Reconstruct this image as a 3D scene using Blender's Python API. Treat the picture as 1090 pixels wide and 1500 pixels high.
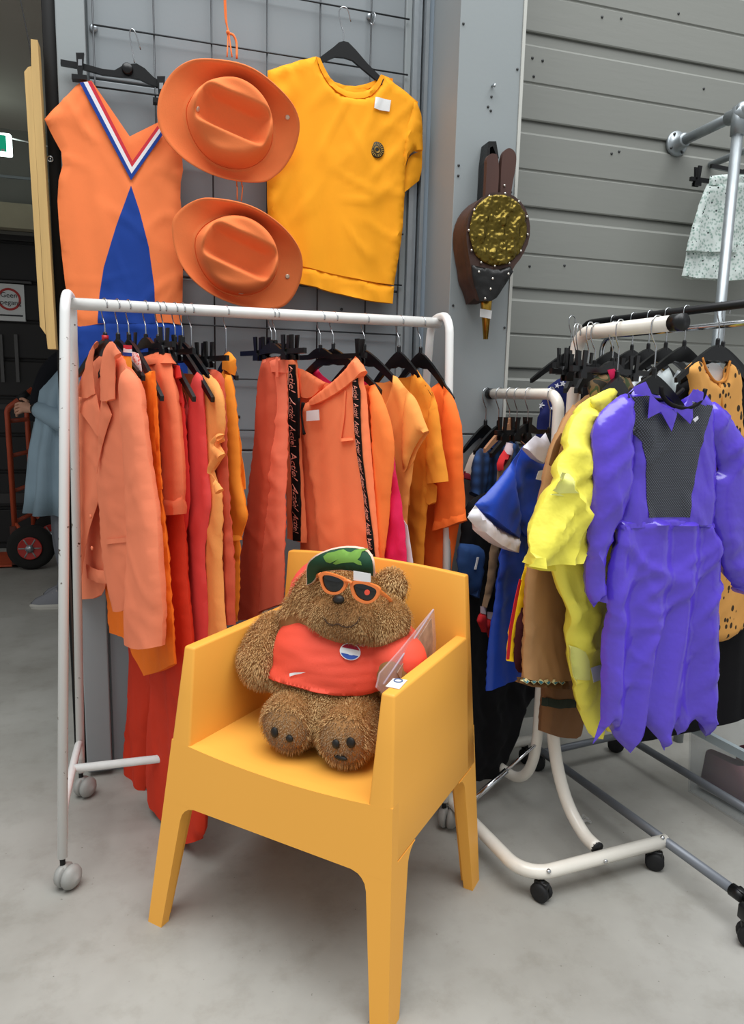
import bpy, bmesh, random
import numpy as np
from math import *
from mathutils import Vector, Matrix, noise
from mathutils.geometry import delaunay_2d_cdt

for _o in list(bpy.data.objects):
    bpy.data.objects.remove(_o)
SC = bpy.context.scene
COL = SC.collection
random.seed(7)

# ------------------------------------------------------------------ camera
FPX, PITCH, ROLL, YAW, CAMH = 1040., radians(9.07), radians(1.37), radians(16.55), 1.3
_fw = Vector((sin(YAW)*cos(PITCH), cos(YAW)*cos(PITCH), -sin(PITCH)))
_rt = Vector((cos(YAW), -sin(YAW), 0.))
_up = _rt.cross(_fw)
RT = _rt*cos(ROLL) + _up*sin(ROLL)
UP = _up*cos(ROLL) - _rt*sin(ROLL)
FW = _fw
EYE = Vector((0, 0, CAMH))
cam = bpy.data.cameras.new('camera')
cam.sensor_fit = 'VERTICAL'
cam.sensor_height = 36.
cam.lens = 36.*FPX/1500.
cam.clip_start = .02
camo = bpy.data.objects.new('camera', cam)
COL.objects.link(camo)
M = Matrix((RT, UP, -FW)).transposed().to_4x4()
M.translation = EYE
camo.matrix_world = M
SC.camera = camo

# ------------------------------------------------------------------ light
SC.view_settings.view_transform = 'Standard'
SC.view_settings.look = 'None'
SC.view_settings.gamma = 1.0
SC.view_settings.use_curve_mapping = False
SC.view_settings.exposure = 0.36
W = bpy.data.worlds.new('daylight')
SC.world = W
W.use_nodes = True
W.node_tree.nodes['Background'].inputs[0].default_value = (.93, .97, 1.0, 1)
W.node_tree.nodes['Background'].inputs[1].default_value = .42

def area_light(name, loc, target, size, power, color=(1, 1, 1)):
    l = bpy.data.lights.new(name, 'AREA')
    l.shape = 'RECTANGLE'
    l.size, l.size_y = size
    l.energy = power
    l.color = color
    o = bpy.data.objects.new(name, l)
    COL.objects.link(o)
    o.location = loc
    o.rotation_euler = (Vector(target)-Vector(loc)).to_track_quat('-Z', 'Y').to_euler()
    return o
area_light('roof_skylight_offscreen', (.4, .2, 6.8), (.4, 1.2, .6), (7.5, 5.0), 520, (.96, .985, 1.0))

# ------------------------------------------------------------------ picture geometry helpers
def ray(px, py):
    return (FW*FPX + RT*(px-545.) - UP*(py-750.)).normalized()
def on(px, py, n, d):
    r = ray(px, py)
    return EYE + r*((d-n.dot(EYE))/n.dot(r))
def onX(px, py, x): return on(px, py, Vector((1, 0, 0)), x)
def onY(px, py, y): return on(px, py, Vector((0, 1, 0)), y)
def onZ(px, py, z): return on(px, py, Vector((0, 0, 1)), z)
V3 = lambda *a: Vector(a)

# ------------------------------------------------------------------ materials
def lin(h):
    h = h.lstrip('#')
    c = [int(h[i:i+2], 16)/255. for i in (0, 2, 4)]
    return tuple(x/12.92 if x <= .04045 else ((x+.055)/1.055)**2.4 for x in c)
MATS = {}
def mat(name, col, rough=.6, metal=0., var=None, bump=None, sheen=0., trans=0., coat=0., alpha=1., emit=None, ior=1.45, spec=None, stretch=(1, 1, 1)):
    """procedural principled material: var=(scale, amount) tone mottling, bump=(scale, strength, distance)"""
    if name in MATS: return MATS[name]
    m = bpy.data.materials.new(name); m.use_nodes = True
    nt = m.node_tree; N = nt.nodes; L = nt.links
    b = N['Principled BSDF']
    c = lin(col) if isinstance(col, str) else col
    b.inputs['Base Color'].default_value = (*c, 1)
    b.inputs['Roughness'].default_value = rough
    b.inputs['Metallic'].default_value = metal
    b.inputs['IOR'].default_value = ior
    if spec is not None: b.inputs['Specular IOR Level'].default_value = spec
    if sheen:
        b.inputs['Sheen Weight'].default_value = sheen
        b.inputs['Sheen Roughness'].default_value = .5
        b.inputs['Sheen Tint'].default_value = (*c, 1)
    if trans: b.inputs['Transmission Weight'].default_value = trans
    if coat: b.inputs['Coat Weight'].default_value = coat
    if alpha < 1: b.inputs['Alpha'].default_value = alpha
    if emit:
        b.inputs['Emission Color'].default_value = (*(lin(emit[0])), 1)
        b.inputs['Emission Strength'].default_value = emit[1]
    tc = N.new('ShaderNodeTexCoord')
    mp = N.new('ShaderNodeMapping'); mp.inputs['Scale'].default_value = stretch
    L.new(tc.outputs['Object'], mp.inputs[0])
    if var:
        n1 = N.new('ShaderNodeTexNoise'); n1.inputs['Scale'].default_value = var[0]; n1.inputs['Detail'].default_value = 5
        L.new(mp.outputs[0], n1.inputs['Vector'])
        mr = N.new('ShaderNodeMapRange'); mr.inputs[1].default_value = .25; mr.inputs[2].default_value = .75
        mr.inputs[3].default_value = 1-var[1]; mr.inputs[4].default_value = 1+var[1]*.6
        L.new(n1.outputs[0], mr.inputs[0])
        vm = N.new('ShaderNodeVectorMath'); vm.operation = 'SCALE'
        vm.inputs[0].default_value = c
        L.new(mr.outputs[0], vm.inputs['Scale'])
        L.new(vm.outputs[0], b.inputs['Base Color'])
    if bump:
        n2 = N.new('ShaderNodeTexNoise'); n2.inputs['Scale'].default_value = bump[0]; n2.inputs['Detail'].default_value = 3
        L.new(mp.outputs[0], n2.inputs['Vector'])
        bp = N.new('ShaderNodeBump'); bp.inputs['Strength'].default_value = bump[1]; bp.inputs['Distance'].default_value = bump[2] if len(bump) > 2 else .002
        L.new(n2.outputs[0], bp.inputs['Height']); L.new(bp.outputs[0], b.inputs['Normal'])
    MATS[name] = m
    return m
def fabric(name, col, rough=.85, wr=.35, sheen=.25):
    return mat(name, col, rough, var=(9, .06), bump=(240, wr*.5, .0012), sheen=sheen, spec=.25)

# ------------------------------------------------------------------ object helpers
def wloc(o):
    v = Vector((0, 0, 0))
    while o:
        v = v+o.location; o = o.parent
    return v
def obj(name, verts, faces, m, parent=None, smooth=True, origin=None):
    me = bpy.data.meshes.new(name)
    verts = [Vector(v) for v in verts]
    if parent is not None: og = wloc(parent)
    elif origin is not None: og = Vector(origin)
    else:
        lo = [min(v[i] for v in verts) for i in range(3)]; hi = [max(v[i] for v in verts) for i in range(3)]
        og = Vector(((lo[0]+hi[0])/2, (lo[1]+hi[1])/2, lo[2]))
    me.from_pydata([v-og for v in verts], [], faces)
    me.update()
    bm = bmesh.new(); bm.from_mesh(me)
    bmesh.ops.recalc_face_normals(bm, faces=bm.faces)
    bm.to_mesh(me); bm.free()
    if m: me.materials.append(m)
    if smooth:
        for p in me.polygons: p.use_smooth = True
    o = bpy.data.objects.new(name, me); COL.objects.link(o)
    if parent is not None: o.parent = parent
    else: o.location = og
    return o
def tag(o, label, cat, group=None, kind=None):
    o['label'] = label; o['category'] = cat
    if group: o['group'] = group
    if kind: o['kind'] = kind
    return o
def struct(o):
    o['kind'] = 'structure'; return o
def thing(name, label, cat, loc, group=None):
    o = bpy.data.objects.new(name, None); COL.objects.link(o)
    o.location = loc; o.empty_display_size = .05
    return tag(o, label, cat, group)
class MB:
    """collects shapes into one mesh"""
    def __init__(s): s.v = []; s.f = []
    def add(s, v, f):
        k = len(s.v); s.v += [Vector(q) for q in v]; s.f += [tuple(i+k for i in q) for q in f]; return s
    def build(s, name, m, parent=None, smooth=True, origin=None): return obj(name, s.v, s.f, m, parent, smooth, origin)
    def box(s, lo, hi, fr=None, bev=0.):
        x0, y0, z0 = lo; x1, y1, z1 = hi
        if bev <= 0:
            v = [(x, y, z) for z in (z0, z1) for y in (y0, y1) for x in (x0, x1)]
            f = [(0, 2, 3, 1), (4, 5, 7, 6), (0, 1, 5, 4), (2, 6, 7, 3), (0, 4, 6, 2), (1, 3, 7, 5)]
        else:
            bm = bmesh.new(); bmesh.ops.create_cube(bm, size=1)
            for q in bm.verts: q.co = Vector(((x0+x1)/2+q.co.x*(x1-x0), (y0+y1)/2+q.co.y*(y1-y0), (z0+z1)/2+q.co.z*(z1-z0)))
            bmesh.ops.bevel(bm, geom=bm.edges[:], offset=bev, segments=2, affect='EDGES', profile=.5)
            bm.verts.index_update()
            v = [q.co.copy() for q in bm.verts]; f = [tuple(q.index for q in p.verts) for p in bm.faces]; bm.free()
        if fr: v = [fr(*q) for q in v]
        return s.add(v, f)
    def tube(s, pts, r, n=10, smooth=True, sub=4, cap=True):
        P = [Vector(p) for p in pts]
        rr = r if isinstance(r, (list, tuple)) else [r]*len(P)
        if smooth and len(P) > 2: P, rr = catmull(P, rr, sub)
        return s.add(*tube_data(P, rr, n, cap))
    def lathe(s, prof, n=16, org=(0, 0, 0), ax=(0, 0, 1)):
        ax = Vector(ax).normalized(); a = ax.orthogonal().normalized(); b = ax.cross(a); org = Vector(org)
        v = []; f = []
        for (r, h) in prof:
            for i in range(n):
                t = 2*pi*i/n; v.append(org+ax*h+(a*cos(t)+b*sin(t))*r)
        for j in range(len(prof)-1):
            for i in range(n):
                k = (i+1) % n; f.append((j*n+i, j*n+k, (j+1)*n+k, (j+1)*n+i))
        f.append(tuple(range(n))); f.append(tuple(range((len(prof)-1)*n, len(prof)*n)))
        return s.add(v, f)
    def ball(s, c, r, n=12, sc=(1, 1, 1), fr=None):
        m = n//2+1; v = []; f = []
        for j in range(m+1):
            a = pi*j/m
            for i in range(n):
                t = 2*pi*i/n; v.append(Vector((r*sin(a)*cos(t)*sc[0], r*sin(a)*sin(t)*sc[1], r*cos(a)*sc[2])))
        for j in range(m):
            for i in range(n):
                k = (i+1) % n; f.append((j*n+i, j*n+k, (j+1)*n+k, (j+1)*n+i))
        c = Vector(c)
        v = [(fr(*q) if fr else q)+c for q in v] if not fr else [fr(*(q+c)) for q in v]
        return s.add(v, f)
    def prism(s, poly, fr, t0, t1):
        """extrude a 2d outline along the frame normal"""
        n = len(poly)
        v = [fr(a, b, t0) for a, b in poly]+[fr(a, b, t1) for a, b in poly]
        f = [tuple(range(n)), tuple(range(2*n-1, n-1, -1))]
        f += [(i, (i+1) % n, n+(i+1) % n, n+i) for i in range(n)]
        return s.add(v, f)
def catmull(P, rr, sub=4):
    Q = []; R = []
    n = len(P)
    for i in range(n-1):
        p0 = P[i-1] if i else P[0]*2-P[1]; p1 = P[i]; p2 = P[i+1]; p3 = P[i+2] if i+2 < n else P[-1]*2-P[-2]
        for k in range(sub):
            t = k/sub
            Q.append(.5*((2*p1)+(p2-p0)*t+(2*p0-5*p1+4*p2-p3)*t*t+(3*p1-p0-3*p2+p3)*t**3))
            R.append(rr[i]*(1-t)+rr[i+1]*t)
    Q.append(P[-1]); R.append(rr[-1])
    return Q, R
def tube_data(P, rr, n=10, cap=True):
    v = []; f = []
    T = []
    for i in range(len(P)):
        d = (P[min(i+1, len(P)-1)]-P[max(i-1, 0)])
        T.append(d.normalized() if d.length > 1e-9 else Vector((0, 0, 1)))
    a = T[0].orthogonal().normalized()
    for i, p in enumerate(P):
        a = (a-T[i]*a.dot(T[i])).normalized(); b = T[i].cross(a)
        for k in range(n):
            t = 2*pi*k/n; v.append(p+(a*cos(t)+b*sin(t))*rr[i])
    for i in range(len(P)-1):
        for k in range(n):
            q = (k+1) % n; f.append((i*n+k, i*n+q, (i+1)*n+q, (i+1)*n+k))
    if cap: f.append(tuple(range(n))); f.append(tuple(range((len(P)-1)*n, len(P)*n)))
    return v, f
def bend(a, b, c, r, n=5):
    """points of a rounded corner at b"""
    a, b, c = Vector(a), Vector(b), Vector(c)
    u = (a-b).normalized(); w = (c-b).normalized()
    h = acos(max(-1, min(1, u.dot(w))))/2
    d = r/tan(h); cen = b+(u+w).normalized()*(r/sin(h))
    p0 = b+u*d; p1 = b+w*d; out = []
    for i in range(n+1):
        t = i/n; g = pi-2*h; q = ((p0-cen)*sin((1-t)*g)+(p1-cen)*sin(t*g))/sin(g); out.append(cen+q)
    return out
# ------------------------------------------------------------------ setting
WY = 2.445          # plane of the grey panel wall
def concrete():
    m = bpy.data.materials.new('concrete_floor'); m.use_nodes = True
    N = m.node_tree.nodes; L = m.node_tree.links; b = N['Principled BSDF']
    tc = N.new('ShaderNodeTexCoord')
    def noise_n(s, d, rough=.6):
        n = N.new('ShaderNodeTexNoise'); n.inputs['Scale'].default_value = s; n.inputs['Detail'].default_value = d; n.inputs['Roughness'].default_value = rough
        L.new(tc.outputs['Object'], n.inputs['Vector']); return n
    a = noise_n(1.3, 6); c = noise_n(9, 8, .7); d = noise_n(70, 2)
    r1 = N.new('ShaderNodeValToRGB'); r1.color_ramp.elements[0].position = .3; r1.color_ramp.elements[1].position = .72
    r1.color_ramp.elements[0].color = (*lin('#8f8c84'), 1); r1.color_ramp.elements[1].color = (*lin('#b0aea7'), 1)
    L.new(a.outputs[0], r1.inputs[0])
    r2 = N.new('ShaderNodeValToRGB'); r2.color_ramp.elements[0].position = .28; r2.color_ramp.elements[1].position = .5
    r2.color_ramp.elements[0].color = (.72, .70, .66, 1); r2.color_ramp.elements[1].color = (1, 1, 1, 1)
    L.new(c.outputs[0], r2.inputs[0])
    mx = N.new('ShaderNodeMix'); mx.data_type = 'RGBA'; mx.blend_type = 'MULTIPLY'; mx.inputs[0].default_value = .55
    L.new(r1.outputs[0], mx.inputs[6]); L.new(r2.outputs[0], mx.inputs[7])
    # small dark specks
    r3 = N.new('ShaderNodeValToRGB'); r3.color_ramp.elements[0].position = .24; r3.color_ramp.elements[1].position = .27
    r3.color_ramp.elements[0].color = (.35, .33, .3, 1); r3.color_ramp.elements[1].color = (1, 1, 1, 1)
    L.new(d.outputs[0], r3.inputs[0])
    mx2 = N.new('ShaderNodeMix'); mx2.data_type = 'RGBA'; mx2.blend_type = 'MULTIPLY'; mx2.inputs[0].default_value = .7
    L.new(mx.outputs[2], mx2.inputs[6]); L.new(r3.outputs[0], mx2.inputs[7])
    L.new(mx2.outputs[2], b.inputs['Base Color'])
    rr = N.new('ShaderNodeMapRange'); rr.inputs[3].default_value = .42; rr.inputs[4].default_value = .7
    L.new(c.outputs[0], rr.inputs[0]); L.new(rr.outputs[0], b.inputs['Roughness'])
    bp = N.new('ShaderNodeBump'); bp.inputs['Strength'].default_value = .15; bp.inputs['Distance'].default_value = .003
    L.new(c.outputs[0], bp.inputs['Height']); L.new(bp.outputs[0], b.inputs['Normal'])
    return m
struct(obj('floor', [(-6, -3, 0), (5, -3, 0), (5, 8, 0), (-6, 8, 0), (-6, -3, -.05), (5, -3, -.05), (5, 8, -.05), (-6, 8, -.05)],
           [(0, 1, 2, 3), (4, 5, 6, 7), (0, 1, 5, 4), (1, 2, 6, 5), (2, 3, 7, 6), (3, 0, 4, 7)], concrete(), smooth=False, origin=(0, 0, 0)))
m_panel = mat('grey_wall_paint', '#858b8e', .55, var=(2.5, .06), bump=(90, .08))
m_panel2 = mat('light_grey_wall_paint', '#8f9596', .5, var=(2.5, .05), bump=(90, .08))
m_siding = mat('grey_siding_paint', '#81827c', .5, var=(3, .05), bump=(60, .25, .0015), stretch=(.15, 1, 1))
m_alu = mat('aluminium', '#a7adb1', .38, .75, var=(30, .1))
m_white = mat('white_label', '#e6e6e4', .6)
m_dark = mat('near_black', '#141312', .8)  # plain black of the uprights, panel edge and wire
m_screw = mat('screw_grey', '#4a4b4b', .5, .6)

# back wall built of stacked metal panels
wall = struct(MB().box((-.27, WY+.012, 0), (.89, WY+.12, 3.4)).build('wall_back', m_panel, smooth=False))
zz = [.02, .56, 1.115, 1.67, 2.225, 2.78, 3.38]
for a, b in zip(zz[:-1], zz[1:]):
    p = MB().box((-.185, WY, a+.003), (.80, WY+.02, b-.003), bev=.003).build('wall_panel', m_panel, wall, smooth=False)
st = MB().box((-.27, WY-.025, .02), (-.19, WY+.03, 3.38), bev=.004).build('edge_strip', m_panel2, wall, smooth=False)
MB().box((.80, WY-.012, .02), (.822, WY+.02, 3.38), bev=.003).build('edge_strip', m_panel2, wall, smooth=False)
mb = MB()
for (x, z) in ((.13, 2.72), (.31, 1.63), (.60, 1.6), (.25, 1.23), (-.13, .93), (.5, 1.25), (.66, 1.42), (-.14, .6)):
    mb.lathe([(.005, 0), (.005, .003), (.003, .005)], 8, (x, WY, z), (0, -1, 0))
mb.build('screw_heads', m_screw, wall)['kind'] = 'stuff'
# aluminium track beside the pillar
tr = MB()
tr.box((.822, WY-.03, 0), (.838, WY+.02, 3.4)); tr.box((.842, WY-.012, 0), (.856, WY+.02, 3.4)); tr.box((.860, WY-.04, 0), (.872, WY+.02, 3.4))
struct(tr.build('trim_1', m_alu, smooth=False))
struct(MB().box((.874, WY-.03, 0), (.8905, WY+.02, 3.4)).build('trim_2', mat('blue_grey_seal', '#8c98a3', .5), smooth=False))
# pillar: light grey return on the left, painted front plate on a core
PY = 2.177
pil = struct(MB().box((.896, PY+.006, 0), (1.096, WY+.1, 3.4)).build('wall_pillar', m_panel, smooth=False))
MB().box((.8905, PY+.004, 0), (.896, WY+.02, 3.4)).build('return_board', m_panel2, pil, smooth=False)
for a, b in ((0, 1.188), (1.194, 3.4)):
    MB().box((.887, PY, a), (1.094, PY+.006, b), bev=.0015).build('front_plate', m_panel2, pil, smooth=False)
MB().box((1.094, PY-.004, 0), (1.104, PY+.03, 3.4)).build('edge_strip', mat('pale_edge_strip', '#bdbdb6', .5), pil, smooth=False)
mb = MB()
for (x, z) in ((.897, 2.42), (1.083, 2.32), (.9, 2.02), (.9, 1.99), (1.083, 2.0), (1.083, 1.96), (.897, 1.55), (.9, 1.60), (1.085, 1.54), (.9, 1.53), (.9, 1.48), (1.0, 2.23), (.99, 2.2), (1.0, 2.19)):
    mb.lathe([(.004, 0), (.004, .002), (.002, .004)], 8, (x, PY, z), (0, -1, 0))
mb.build('screw_heads', m_screw, pil)['kind'] = 'stuff'
nail = MB().tube([(1.0, PY+.01, 2.262), (1.0, PY-.02, 2.258), (.997, PY-.024, 2.25)], .0035, 8).build('wall_nail', m_alu)
tag(nail, 'small bare metal nail sticking out of the pillar above the bellows', 'nail')
# siding of stacked boards, each with its own bevel and groove
SY = 2.46
sid = struct(MB().box((1.104, SY+.03, 0), (4.2, SY+.12, 3.6)).build('wall_right', m_siding, smooth=False))
bh = .2905
for k in range(12):
    z0 = .265+bh*k
    t = z0+bh
    g = .0035 if k % 2 else .0012
    prof = [(0, z0+g), (.012, z0+g), (.014, z0+.004+g), (.014, z0+.118), (.010, z0+.122), (.010, z0+.126), (.014, z0+.13),
            (.014, t-.046), (.004, t-.036), (.004, t-g), (0, t-g)]
    n = len(prof); v = []
    for x in (1.104, 4.2): v += [(x, SY+.014-d+.016, z) for d, z in prof]
    f = [tuple(range(n)), tuple(range(2*n-1, n-1, -1))]+[(i, (i+1) % n, n+(i+1) % n, n+i) for i in range(n)]
    obj('siding_board', v, f, m_siding, sid, smooth=False)
mb = MB()
for (px, py) in ((882, 25), (910, 27), (994, 20), (780, 85), (795, 89), (782, 112), (1031, 130), (896, 225), (907, 222), (776, 390), (827, 389)):
    p = onY(px, py, SY+.016); mb.lathe([(.005, 0), (.005, .002), (.002, .004)], 8, p, (0, -1, 0))
mb.build('screw_heads', m_screw, sid)['kind'] = 'stuff'
MB().box((1.104, SY-.03, 0), (1.12, SY+.03, 3.6)).build('edge_strip', m_panel, sid, smooth=False)

# ---- hall behind the opening on the left
HY = 5.9
m_hallwall = mat('hall_wall_grey', '#77766f', .8, var=(2, .1))
m_ceil = mat('hall_ceiling', '#b3aca2', .8, var=(1.5, .06))
m_beam = mat('lintel_paint', '#9c937c', .7, var=(6, .1))
m_door = mat('dark_roller_door', '#211e1d', .6, var=(3, .2))
zc = onY(20, 190, HY).z; zl = onY(20, 338, HY).z; zl2 = onY(20, 302, HY).z
hb = struct(MB().box((-6, HY, zl), (-.2, HY+.15, zc+.4)).build('wall_hall', m_hallwall, smooth=False))
MB().box((-6, HY-.10, zl), (-.2, HY+.02, zl2)).build('lintel_beam', m_beam, hb, smooth=False)
MB().box((-6, HY-.012, onY(20, 262, HY).z), (-.2, HY+.02, onY(20, 258, HY).z)).build('wall_ledge', m_panel, hb, smooth=False)
dr = struct(MB().box((-6, HY+.5, -.02), (-.2, HY+.55, zl+.2)).build('door_1', m_door, smooth=False))
for k in range(9):
    MB().box((-6, HY+.47, .05+k*.3), (-.2, HY+.51, .33+k*.3), bev=.012).build('door_panel', m_door, dr, smooth=False)
for x0 in (-6., -3.15, -1.95): 
    struct(MB().box((x0+.004, 2.62, zc), ({-6.: -3.15, -3.15: -1.95, -1.95: -.24}[x0]-.004, HY+.02, zc+.06)).build('ceiling', m_ceil, smooth=False))
struct(MB().box((-.24, WY+.13, 0), (-.19, HY+.1, 3.6)).build('wall_hall_side', mat('dark_side_wall', '#3a332d', .8), smooth=False))
struct(MB().box((-.315, WY+.05, 0), (-.268, WY+.12, 3.4)).build('trim_3', m_dark, smooth=False))
for x in (-.285, -.303):
    struct(MB().box((x-.003, WY+.035, 0), (x+.003, WY+.06, 3.4)).build('trim_4', mat('brown_edge', '#3b2a22', .7), smooth=False))
# ------------------------------------------------------------------ garment racks
m_rackw = mat('chipped_white_enamel', '#e6e5e1', .35, var=(40, .06), coat=.2)
def chipped(name, base, chip, thr):
    m = mat(name, base, .35, coat=.2)
    N = m.node_tree.nodes; L = m.node_tree.links; b = N['Principled BSDF']
    tc = N.new('ShaderNodeTexCoord'); n = N.new('ShaderNodeTexNoise'); n.inputs['Scale'].default_value = 38; n.inputs['Detail'].default_value = 4
    L.new(tc.outputs['Object'], n.inputs['Vector'])
    r = N.new('ShaderNodeValToRGB'); r.color_ramp.interpolation = 'LINEAR'
    r.color_ramp.elements[0].position = thr-.01; r.color_ramp.elements[1].position = thr+.01
    r.color_ramp.elements[0].color = (*lin(chip), 1); r.color_ramp.elements[1].color = (*lin(base), 1)
    L.new(n.outputs[0], r.inputs[0]); L.new(r.outputs[0], b.inputs['Base Color'])
    return m
m_chip = chipped('chipped_white_post', '#e8e8e5', '#5b4638', .31)
m_cream = mat('cream_enamel', '#eae4d8', .3, var=(30, .04), coat=.3)
m_black = mat('black_plastic', '#0d0d0e', .38)
m_rubber = mat('black_rubber', '#151516', .7)
m_ballc = mat('grey_caster_plastic', '#9b9a95', .45, var=(20, .1))
m_chrome = mat('chrome', '#c9cbcd', .16, 1.)
m_wire = mat('hook_wire', '#b9bbbd', .25, 1.)
m_greytube = mat('grey_painted_tube', '#767a80', .4, .3)
m_galv = mat('galvanised_steel', '#9aa0a3', .42, .7, var=(25, .15))

BAR_Y, BAR_Z = 2.085, 1.529
RA = thing('garment_rack', 'chipped white garment rack on ball casters holding the orange clothes', 'clothes rack', (.28, BAR_Y, 0))
MB().tube([(-.228, BAR_Y, BAR_Z), (.822, BAR_Y, BAR_Z+.004)], .0155, 14, False).build('top_rail', m_rackw, RA)
for sx, xt, xb in ((-1, -.228, -.277), (1, .822, .806)):
    pts = [(xb, 1.86, .085), (xb*.35+xt*.65, 1.915, 1.0)]
    b1 = bend((xb, 1.86, .085), (xt, 2.010, 1.55), (xt, 2.160, 1.55), .06)
    b2 = bend((xt, 2.010, 1.55), (xt, 2.160, 1.55), (xb, 2.312, .085), .06)
    P = [Vector((xb, 1.86, .085))]+b1+b2+[Vector((xb, 2.312, .085))]
    MB().tube(P, .0128, 12, False).build('end_frame', m_chip, RA)
    MB().tube([(xb+.004, 1.868, .13), (xb+.004, 1.90, .20), (xb+.005, 2.0, .215), (xb+.005, 2.17, .215), (xb+.004, 2.27, .20), (xb+.004, 2.304, .13)], .011, 10).build('foot_brace', m_rackw, RA)
    for yy in (1.86, 2.312):
        c = MB().tube([(xb, yy, .09), (xb, yy, .058)], .007, 8, False).build('caster_stem', m_rubber, RA)
        b = MB()
        for q in (-1, 1):
            prof = [(.0, .003), (.030, .003), (.033, .010), (.030, .02), (.02, .029), (.0, .033)]
            b.lathe([(r, h) for r, h in prof], 18, (xb+.012, yy-.006, .034), (q*.8, -.6*q, 0))
        b.tube([(xb+.012, yy-.006, .034), (xb, yy, .062)], .012, 8, False)
        b.build('ball_caster', m_ballc, RA)
MB().tube([(-.272, 2.085, .215), (.81, 2.085, .215)], .0125, 10, False).build('lower_rail', m_rackw, RA)

def caster(parent, p, yaw=.4, r=.026):
    x, y, z = p
    d = Vector((cos(yaw), sin(yaw), 0))
    b = MB()
    for q in (-1, 1):
        c = Vector((x, y, r))+d*(.004*q)
        b.lathe([(r*.5, 0), (r, .001), (r, .010), (r*.8, .014), (r*.3, .015)], 16, c, d*q)
    b.build('caster_wheel', m_rubber, parent)
    h = MB()
    h.lathe([(.009, 0), (.009, .012), (.006, .014)], 10, (x, y, r*1.7), (0, 0, 1))
    h.tube([(x, y, r*1.9), (x, y, z)], .006, 8, False)
    n = d.cross(Vector((0, 0, 1)))
    h.box((-.010, -r*.75, r*.8), (.010, r*.75, r*2.15), lambda a, b_, c_: Vector((x, y, 0))+d*a+n*b_+Vector((0, 0, c_)), bev=.004)
    h.build('caster_hood', m_black, parent)
TH = radians(-7.6)
DV = Vector((sin(TH), cos(TH), 0)); EV = Vector((cos(TH), -sin(TH), 0))
RB = thing('two_arm_rack', 'cream two-arm garment rack with curved feet holding the dress-up costumes', 'clothes rack', (1.09, 1.8, 0))
pB = Vector((1.096, 1.755, 0)); pC = Vector((1.088, 1.815, 0))
def along(p, d, z): return Vector(p)+DV*d+Vector((0, 0, z))
ZB = 1.489
B = [along(pB, -.225, .092)]+[along(pB, -.17, .10), along(pB, -.10, .145), along(pB, -.045, .225), along(pB, -.012, .32), along(pB, 0, .42)]
Bq, _ = catmull(B, [1]*len(B), 4)
Bq += bend(along(pB, 0, .5), along(pB, 0, ZB), along(pB, -.4, ZB), .05, 7)+[along(pB, -.335, ZB)]
MB().tube(Bq, .0185, 14, False).build('tall_arm', m_cream, RB)
MB().tube([along(pB, -.328, ZB), along(pB, -.362, ZB)], .0200, 14, False).build('arm_end_cap', m_black, RB)
MB().tube([along(pB, -.222, .092), along(pB, -.228, .091)], .0187, 12, False).build('foot_end_cap', m_black, RB)
ZCa = 1.325
Cp = [along(pC, .24, .085), along(pC, .18, .09), along(pC, .10, .10), along(pC, .045, .14), along(pC, .012, .21), along(pC, 0, .30)]
Cq, _ = catmull(Cp, [1]*len(Cp), 4)
Cq += bend(along(pC, 0, .4), along(pC, 0, ZCa), along(pC, .4, ZCa), .05, 7)+[along(pC, .34, ZCa)]
MB().tube(Cq, .0165, 14, False).build('short_arm', m_cream, RB)
MB().tube([along(pC, .335, ZCa), along(pC, .36, ZCa)], .018, 12, False).build('arm_end_cap', m_black, RB)
q0 = Vector((1.350, 1.530, .078)); q1 = Vector((.885, 1.489, .078)); q2 = Vector((.80, 2.13, .078)); q3 = Vector((1.30, 2.17, .078))
P = [q0]+bend(q0, q1, q2, .08, 7)+bend(q1, q2, q3, .08, 7)+[q3]
MB().tube(P, .0185, 14, False).build('base_tube', m_cream, RB)
for p, yw in ((Vector((.935, 1.492, .078)), .5), (Vector((1.315, 1.526, .078)), .9), (Vector((.86, 2.12, .078)), .2), (Vector((1.25, 2.155, .078)), .2)):
    caster(RB, p, yw)
s0 = Vector((.855, 1.80, .10)); s1 = along(pC, -.005, .27)
mb = MB(); mb.tube([s0, s0.lerp(s1, .55)], .009, 10, False); mb.tube([s0.lerp(s1, .5), s1], .005, 8, False); mb.tube([s0+Vector((-.01, 0, -.01)), s0], .006, 8, False)
mb.build('brace_strut', m_chrome, RB)
for p in ((.945, 1.480, .09), (1.125, 1.492, .08), (1.33, 1.522, .095)):
    MB().lathe([(.006, 0), (.006, .004), (.003, .006)], 8, p, (0, -.6, .8) if p[2] > .085 else (0, -1, 0)).build('bolt', m_chrome, RB)

RD = thing('double_rail_rack', 'grey wheeled rack with black and chrome rails holding the spotted baby vest', 'clothes rack', (1.5, 1.7, 0))
d0 = Vector((1.379, 1.292, .08)); d1 = Vector((1.262, 2.10, .08)); e0 = Vector((1.74, 1.30, .08)); e1 = Vector((1.625, 2.15, .08))
MB().tube([d0, d1], .0135, 12, False).build('base_tube', m_greytube, RD)
MB().tube([e0, e1], .0135, 12, False).build('base_tube', m_greytube, RD)
MB().tube([d0+DV*.02, d0-DV*.018], .0165, 12, False).build('tube_end_cap', m_black, RD)
MB().tube([d1-DV*.03, e1-DV*.03], .0125, 12, False).build('base_tube', m_greytube, RD)
MB().box((1.335, 1.205, .075), (1.76, 1.235, .10), bev=.004).build('base_tube', m_greytube, RD)
MB().box((1.372, 1.225, .078), (1.392, 1.30, .095)).build('joint_plate', m_black, RD)
MB().box((1.325, 1.20, .068), (1.34, 1.24, .105), bev=.003).build('tube_end_cap', m_black, RD)
for p in (V3(1.352, 1.22, .08), V3(1.74, 1.22, .08), d1, e1):
    caster(RD, p, 1.0, .03)
RX = Vector((1.45, 2.06, 0))
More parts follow.
